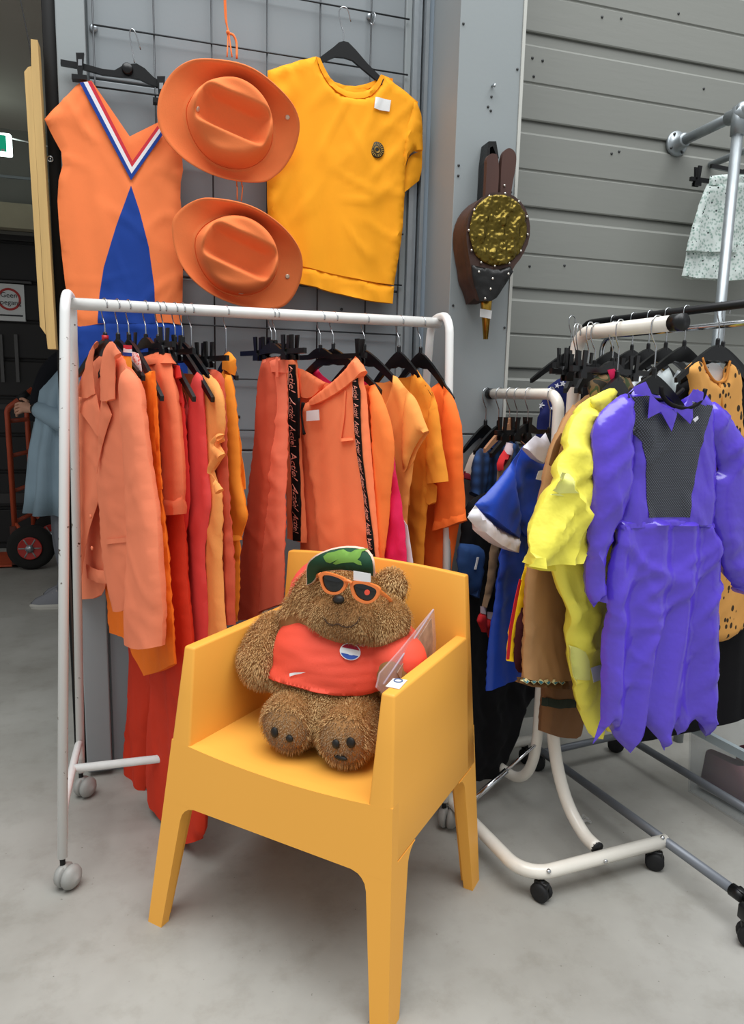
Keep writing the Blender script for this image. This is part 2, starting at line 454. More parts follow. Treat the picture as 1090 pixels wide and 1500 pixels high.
def rail(off, d, z): return RX+EV*off+DV*d+Vector((0, 0, z))
ZD = 1.576
mr = (d1+e1)/2-DV*.03
P = [rail(-.0, .2, .08)]+bend(rail(0, .2, .5), rail(0, .2, ZD), rail(0, -1, ZD), .05)+[rail(0, -1.0, ZD)]
MB().tube(P, .0125, 12, False).build('black_rail', m_black, RD)
P = [rail(.045, .14, .08)]+bend(rail(.045, .14, .5), rail(.045, .14, ZD-.045), rail(.045, -1, ZD-.045), .05)+[rail(.045, -1.0, ZD-.045)]
MB().tube(P, .009, 12, False).build('chrome_rail', m_chrome, RD)
MB().tube([rail(-.02, -.78, .085), rail(-.02, -.78, ZD-.01)], .0125, 10, False).build('upright', m_greytube, RD)

# galvanised wall pipe
fl = onY(995, 209, SY+.0); px_ = fl.x; pz = fl.z
el = onX(1083, 170, px_)
GP = thing('galvanised_pipe_rail', 'galvanised scaffold pipe frame with a round flange fixed to the siding', 'pipe rail', (px_, SY, 0))
MB().lathe([(.046, 0), (.046, .008), (.04, .012), (.028, .014), (.026, .05), (.022, .055)], 20, (px_, SY+.018, pz), (0, -1, 0)).build('flange', m_galv, GP)
MB().tube([(px_, SY, pz), (px_, el.y-.02, pz)], .0185, 14, False).build('cross_pipe', m_galv, GP)
mb = MB(); mb.tube([(px_, el.y+.05, pz), (px_, el.y-.025, pz)], .024, 14, False); mb.tube([(px_, el.y, pz+.02), (px_, el.y, pz-.07)], .024, 14, False); mb.ball((px_, el.y-.01, pz+.01), .024)
mb.build('elbow_fitting', m_galv, GP)
MB().tube([(px_, el.y, pz), (px_, el.y, 0)], .0185, 14, False).build('upright_pipe', m_galv, GP)
MB().tube([(px_, el.y, pz), (px_+.9, el.y, pz)], .0185, 14, False).build('cross_pipe', m_galv, GP)
for k in range(4):
    a = k*pi/2+.6; MB().lathe([(.005, 0), (.005, .004)], 8, (px_+.037*cos(a), SY+.006, pz+.037*sin(a)), (0, -1, 0)).build('bolt', m_screw, GP)
# ------------------------------------------------------------------ yellow armchair (shell with four splayed corner legs)
CF = Vector((-.060, 1.671, 0))
CEX = Vector((.717, -.697, 0)).normalized(); CEY = Vector((-CEX.y, CEX.x, 0))
CW, CD = .669, .560
def ch(x, y, z): return CF+CEX*x+CEY*y+Vector((0, 0, z))
def inX(z): return .073*z
def inF(z): return .129*z
def inR(z): return .025*z
m_chair = mat('amber_moulded_plastic', '#f2ad48', .48, var=(1.5, .02), bump=(400, .05, .0005), spec=.35)
CH = thing('armchair', 'amber yellow moulded plastic armchair with tapered legs holding the teddy bear', 'chair', ch(CW/2, CD/2, 0))
TA, TS = .032, .058     # wall thickness at the arm and at the seat
def wt(z): return TA+(TS-TA)*max(0, min(1, (.70-z)/.25))
def bev_obj(name, v, f, parent, w=.005, seg=2):
    o = obj(name, v, f, m_chair, parent, smooth=False)
    bm = bmesh.new(); bm.from_mesh(o.data)
    bmesh.ops.remove_doubles(bm, verts=bm.verts, dist=.0005)
    ed = [e for e in bm.edges if len(e.link_faces) == 2 and e.calc_face_angle(0) > .35]
    bmesh.ops.bevel(bm, geom=ed, offset=w, segments=seg, affect='EDGES', profile=.5, clamp_overlap=True)
    bm.to_mesh(o.data); bm.free()
    for p in o.data.polygons: p.use_smooth = True
    o.data.set_sharp_from_angle(angle=.6)
    return o
def slab(outer, thick, name):
    """outer: list of (pos outer, pos inner)"""
def side_wall(side):
    # profile in (y, z) of an arm wall from seat level up, outer and inner skins
    def ox(z): return inX(z) if side < 0 else CW-inX(z)
    def ix(z): return ox(z)+wt(z)*(-side)
    zs = [.44, .57, .70]
    return ox, ix
zb, zs_, za, zt = .316, .455, .70, .86
zside = .343
# arms: each an inclined slab between the front plane and the back
for s in (-1, 1):
    v = []; f = []
    lv = [.30 if False else zside, .46, .58, za]
    for z in lv:
        xo = inX(z) if s < 0 else CW-inX(z)
        xi = xo-s*wt(z)
        yf = inF(z); yr = CD-inR(z)
        v += [ch(xo, yf, z), ch(xi, yf, z), ch(xi, yr, z), ch(xo, yr, z)]
    n = len(lv)
    for j in range(n-1):
        for i in range(4): f.append((j*4+i, j*4+(i+1) % 4, (j+1)*4+(i+1) % 4, (j+1)*4+i))
    f.append((3, 2, 1, 0)); f.append(tuple(range((n-1)*4, n*4)))
    bev_obj('arm', v, f, CH, .006, 3)
# backrest: gently crowned top edge
v = []; f = []; nx = 12
for i in range(nx+1):
    t = i/nx
    for (z, th_) in ((zside, .06), (.5, .05), (za, .034), (zt, .028)):
        zz_ = z+(.012*(1-(2*t-1)**2) if z == zt else 0)
        x = inX(zz_)+t*(CW-2*inX(zz_))
        bow = .018*(1-(2*t-1)**2)*(1 if z > .6 else .5)
        v.append(ch(x, CD-inR(zz_)+0, zz_))
        v.append(ch(x, CD-inR(zz_)-th_+bow*.6, zz_))
R = 8
for i in range(nx):
    a = i*R; b = (i+1)*R
    for j in range(3):
        f.append((a+2*j, b+2*j, b+2*j+2, a+2*j+2)); f.append((a+2*j+1, a+2*j+3, b+2*j+3, b+2*j+1))
    f.append((a+6, b+6, b+7, a+7)); f.append((a, a+1, b+1, b))
f.append((0, 2, 4, 6, 7, 5, 3, 1)); e = nx*R; f.append((e, e+1, e+3, e+5, e+7, e+6, e+4, e+2))
bev_obj('backrest', v, f, CH, .005, 2)
# seat with a shallow dish
v = []; f = []; nx = 14; ny = 10
def seat_z(t, q): return .468-.018*(1-(2*t-1)**2)-.018*q*(1-.3*(2*t-1)**2)
for j in range(ny+1):
    q = j/ny
    for i in range(nx+1):
        t = i/nx; z = seat_z(t, q)
        y0 = inF(z)+.001; y = y0+q*(CD-.03-y0)
        x = inX(z)+.004+t*(CW-2*inX(z)-.008)
        v.append(ch(x, y, z))
k = len(v)
v += [p-Vector((0, 0, .03)) for p in v]
for j in range(ny):
    for i in range(nx):
        a = j*(nx+1)+i; f.append((a, a+1, a+nx+2, a+nx+1)); f.append((k+a, k+a+nx+1, k+a+nx+2, k+a+1))
for i in range(nx):
    f.append((i, i+1, k+i+1, k+i)); a = ny*(nx+1)+i; f.append((a, k+a, k+a+1, a+1))
for j in range(ny):
    a = j*(nx+1); f.append((a, k+a, k+a+nx+1, a+nx+1)); a += nx; f.append((a, a+nx+1, k+a+nx+1, k+a))
o = obj('seat', v, f, m_chair, CH); o.data.set_sharp_from_angle(angle=.7)
# aprons
def apron(name, pts_top, pts_bot, inward):
    v = []; f = []; n = len(pts_top)
    for a, b in zip(pts_top, pts_bot): v += [a, b, b+inward*.03, a+inward*.03]
    for i in range(n-1):
        for j in range(4): f.append((i*4+j, i*4+(j+1) % 4, (i+1)*4+(j+1) % 4, (i+1)*4+j))
    f.append((0, 1, 2, 3)); f.append(tuple(n*4-4+j for j in (3, 2, 1, 0)))
    o = obj(name, v, f, m_chair, CH); o.data.set_sharp_from_angle(angle=.6); return o
N_ = 18
top = []; bot = []
for i in range(N_+1):
    t = i/N_; z = seat_z(t, 0); x = inX(z)+t*(CW-2*inX(z)); top.append(ch(x, inF(z), z+.0005))
    xb = inX(zb)+t*(CW-2*inX(zb)); bot.append(ch(xb, inF(zb), zb))
apron('apron', top, bot, CEY)
bot2 = [ch(inR(zside)*0+inX(zside)+i/4*(CW-2*inX(zside)), CD-inR(zside), zside) for i in range(5)]
top2 = [ch(inX(.45)+i/4*(CW-2*inX(.45)), CD-inR(.45), .45) for i in range(5)]
apron('apron', top2, bot2, -CEY)
# legs: L-section corner legs, fillet at the top, tapering to the foot
def leg(sx, sy):
    def fx(x, z): return (inX(z)+x) if sx < 0 else (CW-inX(z)-x)
    def fy(y, z): return (inF(z)+y) if sy < 0 else (CD-inR(z)-y)
    lv = []
    zt_f = zb if sy < 0 else zside
    def wide(z, zt_, w0, w1, fil):
        if z > zt_: return w1+fil
        u = z/zt_; w = w0+(w1-w0)*u
        d = zt_-z
        if d < fil: w += fil-sqrt(max(0, fil**2-(fil-d)**2))
        return w
    zs = [0, .08, .16, .22, .26, .28, .295, .305, .312, .316, .325, .335, .341, .343]
    for z in zs:
        a = wide(z, zt_f, .043, .060, .035)          # along x on the front or rear face
        b = wide(z, zside, .052, .085, .035)         # along y on the side face
        t = .026+.02*z
        P = [(0, 0), (a, 0), (a, t), (t, t), (t, b), (0, b)]
        lv.append([ch(fx(x, z), fy(y, z), z) for x, y in P])
    v = [p for l in lv for p in l]; f = []
    for j in range(len(lv)-1):
        for i in range(6): f.append((j*6+i, j*6+(i+1) % 6, (j+1)*6+(i+1) % 6, (j+1)*6+i))
    f.append((0, 1, 2, 3)); f.append((0, 3, 4, 5)); e = (len(lv)-1)*6; f.append((e, e+1, e+2, e+3)); f.append((e, e+3, e+4, e+5))
    o = obj('leg', v, f, m_chair, CH); o.data.set_sharp_from_angle(angle=.5)
    return o
for sx in (-1, 1):
    for sy in (-1, 1): leg(sx, sy)
# ------------------------------------------------------------------ cloth toolkit
class Fr:
    """upright plane the garment hangs in; U runs to the picture's right, N towards the viewer"""
    def __init__(s, O, U):
        s.O = Vector(O); s.U = Vector((U[0], U[1], 0)).normalized(); s.V = Vector((0, 0, 1)); s.N = s.U.cross(s.V)
    def uv(s, px, py, w=0.):
        r = on(px, py, s.N, s.N.dot(s.O)+w)-s.O
        return (r.dot(s.U), r.dot(s.V))
    def __call__(s, u, v, w=0.): return s.O+s.U*u+s.V*v+s.N*w
def chaikin(P, k, keep=52):
    """corner cutting that leaves real corners sharp"""
    for it in range(k):
        Q = []
        n = len(P)
        for i in range(n):
            z, a, b = P[i-1], P[i], P[(i+1) % n]
            d0 = (a[0]-z[0], a[1]-z[1]); d1 = (b[0]-a[0], b[1]-a[1])
            tn = abs(degrees(atan2(d0[0]*d1[1]-d0[1]*d1[0], d0[0]*d1[0]+d0[1]*d1[1])))
            if tn > keep: Q.append(a)
            else: Q += [(a[0]*.75+z[0]*.25, a[1]*.75+z[1]*.25), (a[0]*.75+b[0]*.25, a[1]*.75+b[1]*.25)]
        P = Q
    return P
def resample(P, d):
    Q = []
    n = len(P)
    for i in range(n):
        a, b = P[i], P[(i+1) % n]
        L = hypot(b[0]-a[0], b[1]-a[1]); k = max(1, int(round(L/d)))
        for j in range(k): Q.append((a[0]+(b[0]-a[0])*j/k, a[1]+(b[1]-a[1])*j/k))
    R = [Q[0]]
    for q in Q[1:]:
        if hypot(q[0]-R[-1][0], q[1]-R[-1][1]) > d*.35: R.append(q)
    if hypot(R[0][0]-R[-1][0], R[0][1]-R[-1][1]) < d*.3: R.pop()
    return R
def inside(pts, poly):
    x = pts[:, 0]; y = pts[:, 1]; c = np.zeros(len(pts), bool)
    n = len(poly); j = n-1
    for i in range(n):
        xi, yi = poly[i]; xj, yj = poly[j]
        if yi != yj: c ^= ((yi > y) != (yj > y)) & (x < (xj-xi)*(y-yi)/(yj-yi)+xi)
        j = i
    return c
def edge_dist(pts, poly, hem=False):
    A = np.array(poly); B = np.roll(A, -1, 0); D = B-A; L2 = (D*D).sum(1)+1e-12
    out = np.full(len(pts), 1e9)
    sgn = 1. if (A[:, 0]*B[:, 1]-B[:, 0]*A[:, 1]).sum() > 0 else -1.
    for a, d, l in zip(A, D, L2):
        if hem and -d[0]*sgn/sqrt(l) < -.8: continue      # open hem: no rounding along lower edges
        t = np.clip(((pts-a)@d)/l, 0, 1); q = pts-(a+t[:, None]*d)
        out = np.minimum(out, (q*q).sum(1))
    return np.sqrt(out)
def folds(u, v, sp):
    """sp: list of (amp, ku, kv, seed, ridge, slant)"""
    w = 0.
    for (amp, ku, kv, sd, ridge, sl) in sp:
        n = noise.noise(Vector(((u+sl*v)*ku+sd*3.7, v*kv+sd*1.3, sd)))
        if ridge:
            k = noise.noise(Vector((u*4.3+sd, v*3.1, sd*2.1)))
            n = max(0., 1-abs(n)*5.5)*max(0., min(1., k*3+.35))*1.7
        w += amp*n
    return w
def F(amp=.008, ku=14, kv=1.6, seed=1, wr=.003):
    """vertical drape folds plus finer slanted wrinkles"""
    return [(amp, ku, kv, seed, 0, .0), (amp*.5, ku*2.1, kv*2, seed+5.3, 0, .1), (wr, 11, 3, seed+9.1, 1, .55), (wr*.9, 9, 4, seed+2.2, 1, -.8), (wr*.8, 6, 12, seed+4.2, 1, .2)]
def cloth(name, fr, pts, m, parent, t=.008, rim=.014, fold=None, off=0., grid=.013, sm=2, uv=False, tilt=(0, 0), base=None, hem=True):
    hem = hem and t >= .005
    P = pts if uv else [fr.uv(px, py, off) for px, py in pts]
    P = resample(chaikin(P, sm), grid)
    A = np.array(P)
    lo = A.min(0); hi = A.max(0)
    gx = np.arange(lo[0]+grid*.6, hi[0], grid); gy = np.arange(lo[1]+grid*.6, hi[1], grid)
    if len(gx) and len(gy):
        G = np.array([(x+(grid*.5 if k % 2 else 0), y) for k, y in enumerate(gy) for x in gx])
        G = G[inside(G, P)]
        if len(G): G = G[edge_dist(G, P) > grid*.75]
    else: G = np.zeros((0, 2))
    allp = [Vector(p) for p in P]+[Vector((float(a), float(b))) for a, b in G]
    n = len(P)
    r = delaunay_2d_cdt(allp, [], [list(range(n))], 1, 1e-7)
    vs, fs = r[0], r[2]
    U = np.array([(p[0], p[1]) for p in vs])
    E = edge_dist(U, P, hem)
    fold = fold or []
    def hh(d): 
        x = min(d/rim, 1.); return t*sqrt(max(0., 1-(1-x)**2))
    def mid(u, v):
        b = base(u, v) if base else 0.
        return off+b+folds(u, v, fold)+tilt[0]*u+tilt[1]*v
    F_ = []; B_ = []
    for (u, v), d in zip(U, E):
        w = mid(u, v); h = hh(d)
        F_.append(fr(u, v, w+h+.0006)); B_.append(fr(u, v, w-h-.0006))
    N0 = len(F_)
    faces = [tuple(f) for f in fs]+[tuple(i+N0 for i in reversed(f)) for f in fs]
    # rim: boundary edges of the triangulation
    cnt = {}
    for f in fs:
        for i in range(len(f)):
            a, b = f[i], f[(i+1) % len(f)]
            k = (min(a, b), max(a, b)); cnt[k] = cnt.get(k, 0)+1
    for (a, b), c in cnt.items():
        if c == 1: faces.append((a, b, b+N0, a+N0))
    o = obj(name, F_+B_, faces, m, parent)
    o.data.set_sharp_from_angle(angle=.95)
    def surf(u, v, lift=0.):
        d = float(edge_dist(np.array([[u, v]]), P, hem)[0])
        return fr(u, v, mid(u, v)+hh(d)+lift)
    def front(u, v):
        d = float(edge_dist(np.array([[u, v]]), P, hem)[0])
        return mid(u, v)+hh(d)
    o_s = (o, surf, front, fr)
    return o_s
def decal(name, host, pts, m, parent, lift=.0025, t=.0012, grid=.01, sm=0, uv=False, rim=.004):
    """thin piece laid on the front of a cloth part"""
    fr = host[3]; fn = host[2]
    P = pts
    if not uv:
        P = [fr.uv(px, py) for px, py in pts]
        for _ in range(3): P = [fr.uv(a, b, fn(*q)) for (a, b), q in zip(pts, P)]
    return cloth(name, fr, P, m, parent, t=t, rim=rim, grid=grid, sm=sm, uv=True, base=lambda u, v: fn(u, v)+lift)
def huv(host, px, py):
    q = host[3].uv(px, py)
    for _ in range(3): q = host[3].uv(px, py, host[2](*q))
    return q
def text_data(body, size):
    c = bpy.data.curves.new('txt', 'FONT'); c.body = body; c.size = size; c.align_x = 'CENTER'; c.align_y = 'CENTER'; c.resolution_u = 3
    o = bpy.data.objects.new('txt', c); COL.objects.link(o)
    bpy.context.view_layer.update()
    me = o.to_mesh()
    v = [(p.co.x, p.co.y) for p in me.vertices]; f = [tuple(p.vertices) for p in me.polygons]
    o.to_mesh_clear(); bpy.data.objects.remove(o); bpy.data.curves.remove(c)
    return v, f
def flat_text(name, body, size, place, m, parent, bold=0.):
    """place(x, y) -> world point"""
    v, f = text_data(body, size)
    return obj(name, [place(x, y) for x, y in v], f, m, parent, smooth=False)

m_hblack = mat('hanger_black', '#0b0b0c', .32, spec=.5)
def hook_tube(mb, top, drop, U, r=.0017, rad=.016, barr=.0155):
    """wire hook over a bar: top = bar centre; U = direction across the bar"""
    T = Vector(top); P = []
    R = barr+.003
    for k in range(-2, 7):
        a = radians(-20+k*36) if False else radians(-50+k*40)
        P.append(T+U*(R*cos(a))+Vector((0, 0, R*sin(a))))
    P = [T+U*(R*cos(radians(a)))+Vector((0, 0, R*sin(radians(a)))) for a in (-25, 10, 45, 80, 115, 150, 185)]
    P.append(T-U*(R*.9)+Vector((0, 0, -R*1.0)))
    P.append(T-U*(R*.25)+Vector((0, 0, -R-.022)))
    P.append(T+Vector((0, 0, -R-.034)))
    P.append(T+Vector((0, 0, -drop)))
    mb.tube(P, r, 7, True, 3)
    return T+Vector((0, 0, -drop))
def hanger(top, ang, label, kind='shirt', half=.2, drop=.085, barr=.0155, U=None, fall=.115, clips=(), group='hangers', clipdrop=.0):
    """black plastic hanger; U across the shoulders"""
    U = U or Vector((sin(ang), -cos(ang), 0))
    U = Vector(U).normalized(); Z = Vector((0, 0, 1)); Nn = U.cross(Z)
    root = thing('clothes_hanger', label, 'hanger', Vector(top)-Vector((0, 0, drop+fall)), group)
    mb = MB(); nk = hook_tube(mb, top, drop, U, barr=barr); mb.build('hook', m_wire, root)
    fr = lambda a, b, c: nk+U*a+Z*b+Nn*c
    mb = MB()
    if kind == 'shirt':
        up = []; lo = []
        for i in range(-8, 9):
            t = i/8; a = abs(t)
            z = -fall*(a**1.25)
            th_ = .030*(1-a)**1.2+.016
            if a > .9: th_ = .013
            up.append((t*half, z)); lo.append((t*half*.99, z-th_+(.012*(1-a) if a > .2 else 0)))
        poly = up+lo[::-1]
        mb.prism(poly, fr, -.005, .005)
        mb.lathe([(.006, -.01), (.006, .012), (.004, .016)], 8, nk, (0, 0, 1))
    else:
        poly = [(-half, -.012), (-.05, -.012), (-.028, .0), (-.012, .006), (.012, .006), (.028, 0), (.05, -.012), (half, -.012), (half, -.026), (.05, -.026), (.02, -.022), (-.02, -.022), (-.05, -.026), (-half, -.026)]
        mb.prism(poly, fr, -.005, .005)
        mb.lathe([(.006, -.005), (.006, .014), (.004, .016)], 8, nk, (0, 0, 1))
    mb.build('hanger_body', m_hblack, root, smooth=False)
    for c in clips:
        mb = MB()
        for s in (-1, 1):
            mb.prism([(c-.008, .026), (c+.008, .026), (c+.006, -.02), (c+.013, -.03), (c+.013, -.042), (c-.013, -.042), (c-.013, -.03), (c-.006, -.02)],
                     lambda a, b, w, s=s: nk+U*a+Z*(b)+Nn*(w*1.0+s*(.0075+.1*max(0, b+.0))), -.0025, .0025)
        mb.build('clip', m_hblack, root, smooth=False)
    return root, nk
# ------------------------------------------------------------------ things on the grey wall
m_gwire = mat('dark_grid_wire', '#3c3e40', .4, .5)
GY = WY-.022
GRID = thing('wire_grid_panel', 'dark wire display grid mounted on the grey panel wall behind the hats', 'wire grid', (.32, GY, 1.0))
gx = [-.168, .003, .172, .342, .511, .679]; gz = [2.53-.168*k for k in range(9)]
for x in gx: MB().tube([(x, GY+.004, gz[-1]-.02), (x, GY+.004, 2.72)], .0026, 6, False).build('vertical_wire', m_gwire, GRID)
for k, z in enumerate(gz+[2.698]):
    MB().tube([(-.168, GY, z), (.808, GY, z)], .0026, 6, False).build('horizontal_wire', m_gwire, GRID)
for (x, z) in ((.679, 2.525), (-.168, 2.36), (.679, 1.36), (-.168, 1.4)):
    MB().lathe([(.012, 0), (.012, .006), (.007, .01)], 12, (x, GY+.02, z), (0, -1, 0)).build('wall_clip', m_alu, GRID)

# --- orange and blue dress
def wallfr(y): return Fr((0, y, 0), (1, 0, 0))
m_or1 = fabric('orange_jersey', '#f4824a', .8, .3)
m_blue = fabric('royal_blue_jersey', '#1c3f90', .8, .3)
m_red = fabric('red_ribbon', '#c8323f', .7); m_wh = fabric('white_ribbon', '#e3e0e2', .7)
fd = wallfr(2.385)
D = thing('sleeveless_dress', 'orange sleeveless dress with blue front panel and red white blue v-neck', 'dress', fd(0, 1.4))
FO = F(.009, 11, 1.2, 3, .0035)
body = cloth('dress_body', fd, [(116, 120), (126, 119), (150, 168), (178, 218), (192, 262), (210, 225), (236, 185), (243, 172), (256, 196), (270, 240), (263, 278), (268, 330), (268, 420), (266, 476), (240, 472), (150, 474), (112, 480), (98, 438), (88, 352), (83, 275), (95, 232), (76, 198), (65, 174), (92, 148)], m_or1, D, t=.008, rim=.014, fold=FO, sm=1)
decal('front_panel', body, [(192, 272), (204, 308), (218, 362), (226, 420), (228, 474), (143, 474), (146, 430), (152, 392), (170, 332)], m_blue, D, lift=.001, sm=0)
cloth('blue_hem', fd, [(110, 476), (143, 470), (228, 468), (268, 478), (274, 520), (278, 610), (118, 610), (116, 520)], m_blue, D, t=.008, fold=FO, sm=1, off=.003)
def strip(host, L, R, m, name, par, lift=.004):
    return decal(name, host, L+R[::-1], m, par, lift=lift)
# v-neck ribbon: three bands
def vband(a, b, m, nm, lift):
    lo = [(116.5, 121), (192, 264), (238, 198)]; hi = [(134, 119), (194, 236), (231, 184)]
    def mixp(t): return [(p[0]*(1-t)+q[0]*t, p[1]*(1-t)+q[1]*t) for p, q in zip(lo, hi)]
    A, B = mixp(a), mixp(b)
    cloth(nm, fd, A+B[::-1], m, D, t=.002, rim=.006, off=.012+lift, sm=0, grid=.01)
vband(0, .34, m_blue, 'blue_band', .003); vband(.34, .68, m_wh, 'white_band', .003); vband(.68, 1., m_red, 'red_band', .003)
# back of the neck
cloth('back_yoke', fd, [(122, 120), (134, 118), (190, 200), (234, 178), (240, 190), (205, 290), (180, 290)], m_or1, D, t=.003, off=-.012, sm=0)
# clip hanger for the dress
hroot = thing('clip_hanger', 'black plastic clip hanger holding the orange and blue dress', 'hanger', fd(0, 2.1))
fh = wallfr(2.392)
pw = lambda px, py, w=0.: fh(*fh.uv(px, py), w)
mb = MB(); mb.tube([pw(206, 73, .0), pw(199, 52, .012), pw(193, 45, .012), pw(190, 52, .006), pw(193, 68, 0), pw(197, 92, 0)], .0018, 7, True, 4); mb.build('hook', m_wire, hroot)
uvs = lambda L: [fh.uv(*p) for p in L]
MB().prism(uvs([(89, 88), (118, 93), (150, 102), (168, 104), (180, 97), (190, 95), (200, 94), (212, 101), (225, 114), (240, 123), (270, 131), (270, 139), (240, 131), (222, 125), (205, 117), (190, 114), (175, 113), (150, 110), (118, 101), (89, 96)]), fh, -.006, .006).build('hanger_body', m_hblack, hroot, smooth=False)
MB().lathe([(.016, 0), (.016, .01), (.012, .014)], 18, pw(187, 103, .004), (0, -1, 0)).build('hub', m_hblack, hroot)
for cx, cy in ((118, 98), (236, 132)):
    mb = MB(); mb.prism(uvs([(cx-6, cy-17), (cx+6, cy-17), (cx+4, cy+8), (cx+3, cy+16), (cx-3, cy+16), (cx-4, cy+8)]), fh, .006, .017)
    mb.prism(uvs([(cx-12, cy+14), (cx+10, cy+16), (cx+10, cy+23), (cx-12, cy+21)]), fh, -.006, .02)
    mb.build('clip', m_hblack, hroot, smooth=False)
    MB().prism(uvs([(cx-2.5, cy-7), (cx+3, cy-7), (cx+3, cy+2), (cx-2.5, cy+2)]), fh, .0172, .019).build('clip_spring', m_chrome, hroot, smooth=False)

# --- yellow t-shirt
m_ye1 = fabric('marigold_jersey', '#fba61f', .8, .3)
ft = wallfr(2.382)
T = thing('t_shirt', 'marigold yellow t-shirt with round black badge and gathered waistband on the wall', 't-shirt', ft(.5, 1.6))
FT = F(.009, 11, .8, 8, .0035)
cloth('back_panel', ft, [(456, 84), (466, 84), (482, 118), (513, 131), (545, 122), (561, 110), (575, 116), (575, 260), (410, 240), (410, 110)], m_ye1, T, t=.003, off=-.01, fold=FT, sm=1)
tb = cloth('front_panel', ft, [(392, 104), (430, 92), (463, 83), (471, 106), (487, 131), (513, 146), (540, 144), (556, 128), (563, 111), (590, 132), (612, 150), (602, 200), (593, 240), (592, 300), (588, 350), (577, 418), (520, 410), (447, 392), (398, 382), (391, 330), (390, 200)], m_ye1, T, t=.012, rim=.016, fold=FT, sm=1)
cloth('waistband', ft, [(398, 381), (447, 390), (520, 408), (577, 420), (575, 445), (530, 440), (470, 424), (460, 420), (398, 408)], m_ye1, T, t=.008, rim=.008, fold=FT+F(.003, 60, 1, 4, .001), sm=1, off=.004)
cloth('sleeve', ft, [(604, 148), (612, 152), (618, 172), (620, 220), (602, 222), (592, 242), (588, 262), (588, 200)], m_ye1, T, t=.012, rim=.02, fold=FT, sm=1, off=.006)
cloth('sleeve', ft, [(594, 236), (604, 226), (619, 220), (617, 262), (606, 271), (591, 283)], m_ye1, T, t=.006, fold=FT, sm=1, off=-.012)
nb = []
NK = [(463, 83), (471, 106), (487, 131), (513, 146), (540, 144), (556, 128), (563, 111)]
NI = [(469, 85), (477, 103), (490, 124), (513, 136), (538, 134), (551, 122), (558, 109)]
cloth('neckband', ft, NK+NI[::-1], m_ye1, T, t=.005, rim=.008, off=.006, sm=1, grid=.008)
cloth('back_neckband', ft, [(468, 86), (482, 117), (513, 128), (545, 121), (559, 110), (558, 117), (545, 129), (513, 137), (481, 124)], m_ye1, T, t=.003, rim=.006, off=-.003, sm=1, grid=.008)
bd = tb[1](*ft.uv(550.5, 221.5), .002)
bdg = MB().lathe([(.0245, 0), (.0245, .003), (.023, .004)], 28, bd, (0, -1, 0)).build('badge', mat('badge_black', '#17140f', .5), T)
gold = mat('badge_gold', '#b08a3c', .45, .6)
mb = MB()
for k in range(20):
    a = 2*pi*k/20; c = bd+Vector((cos(a)*.0175, -.0042, sin(a)*.0175))
    d = Vector((cos(a), 0, sin(a))); n = Vector((-sin(a), 0, cos(a)))
    mb.add([c-d*.0045-n*.0008, c+d*.0045-n*.0012, c+d*.0045+n*.0012, c-d*.0045+n*.0008], [(0, 1, 2, 3)])
for r in (.0095, .0068):
    P = [bd+Vector((cos(2*pi*k/24)*r, -.0045, sin(2*pi*k/24)*r)) for k in range(25)]; mb.tube(P, .0007, 5, False)
mb.build('badge_print', gold, bdg, smooth=False)
tg = decal('price_tag', tb, [(549.5, 143), (572, 148), (569.5, 164.5), (547.5, 159)], m_white, T, lift=.006, t=.0006)
# hanger of the t-shirt
fh = wallfr(2.384)
hr2 = thing('clothes_hanger', 'black plastic hanger under the marigold yellow t-shirt', 'hanger', fh(.5, 2.1))
mb = MB(); mb.tube([pw(514, 32, 0), pw(508, 17, .012), pw(501, 13, .012), pw(496, 18, .006), pw(499, 34, 0), pw(503, 48, 0), pw(503, 66, 0)], .0018, 7, True, 4); mb.build('hook', m_wire, hr2)
MB().prism(uvs([(436, 118), (452, 98), (472, 82), (488, 70), (496, 63), (503, 61), (510, 63), (520, 73), (538, 94), (556, 112), (575, 130), (572, 138), (552, 119), (530, 101), (516, 89), (504, 85), (490, 84), (472, 92), (452, 108), (438, 126)]), fh, -.005, .005).build('hanger_body', m_hblack, hr2, smooth=False)
# spare s-hook on the grid
sh = MB().tube([pw(543, 20, .0), pw(546, 24, .02), pw(547, 32, .024), pw(544, 40, .02), pw(541, 36, .01)], .0016, 7, True, 4).build('wall_hook', m_wire)
tag(sh, 'small bent wire hook hanging on the grid right of the t-shirt hanger', 'hook')

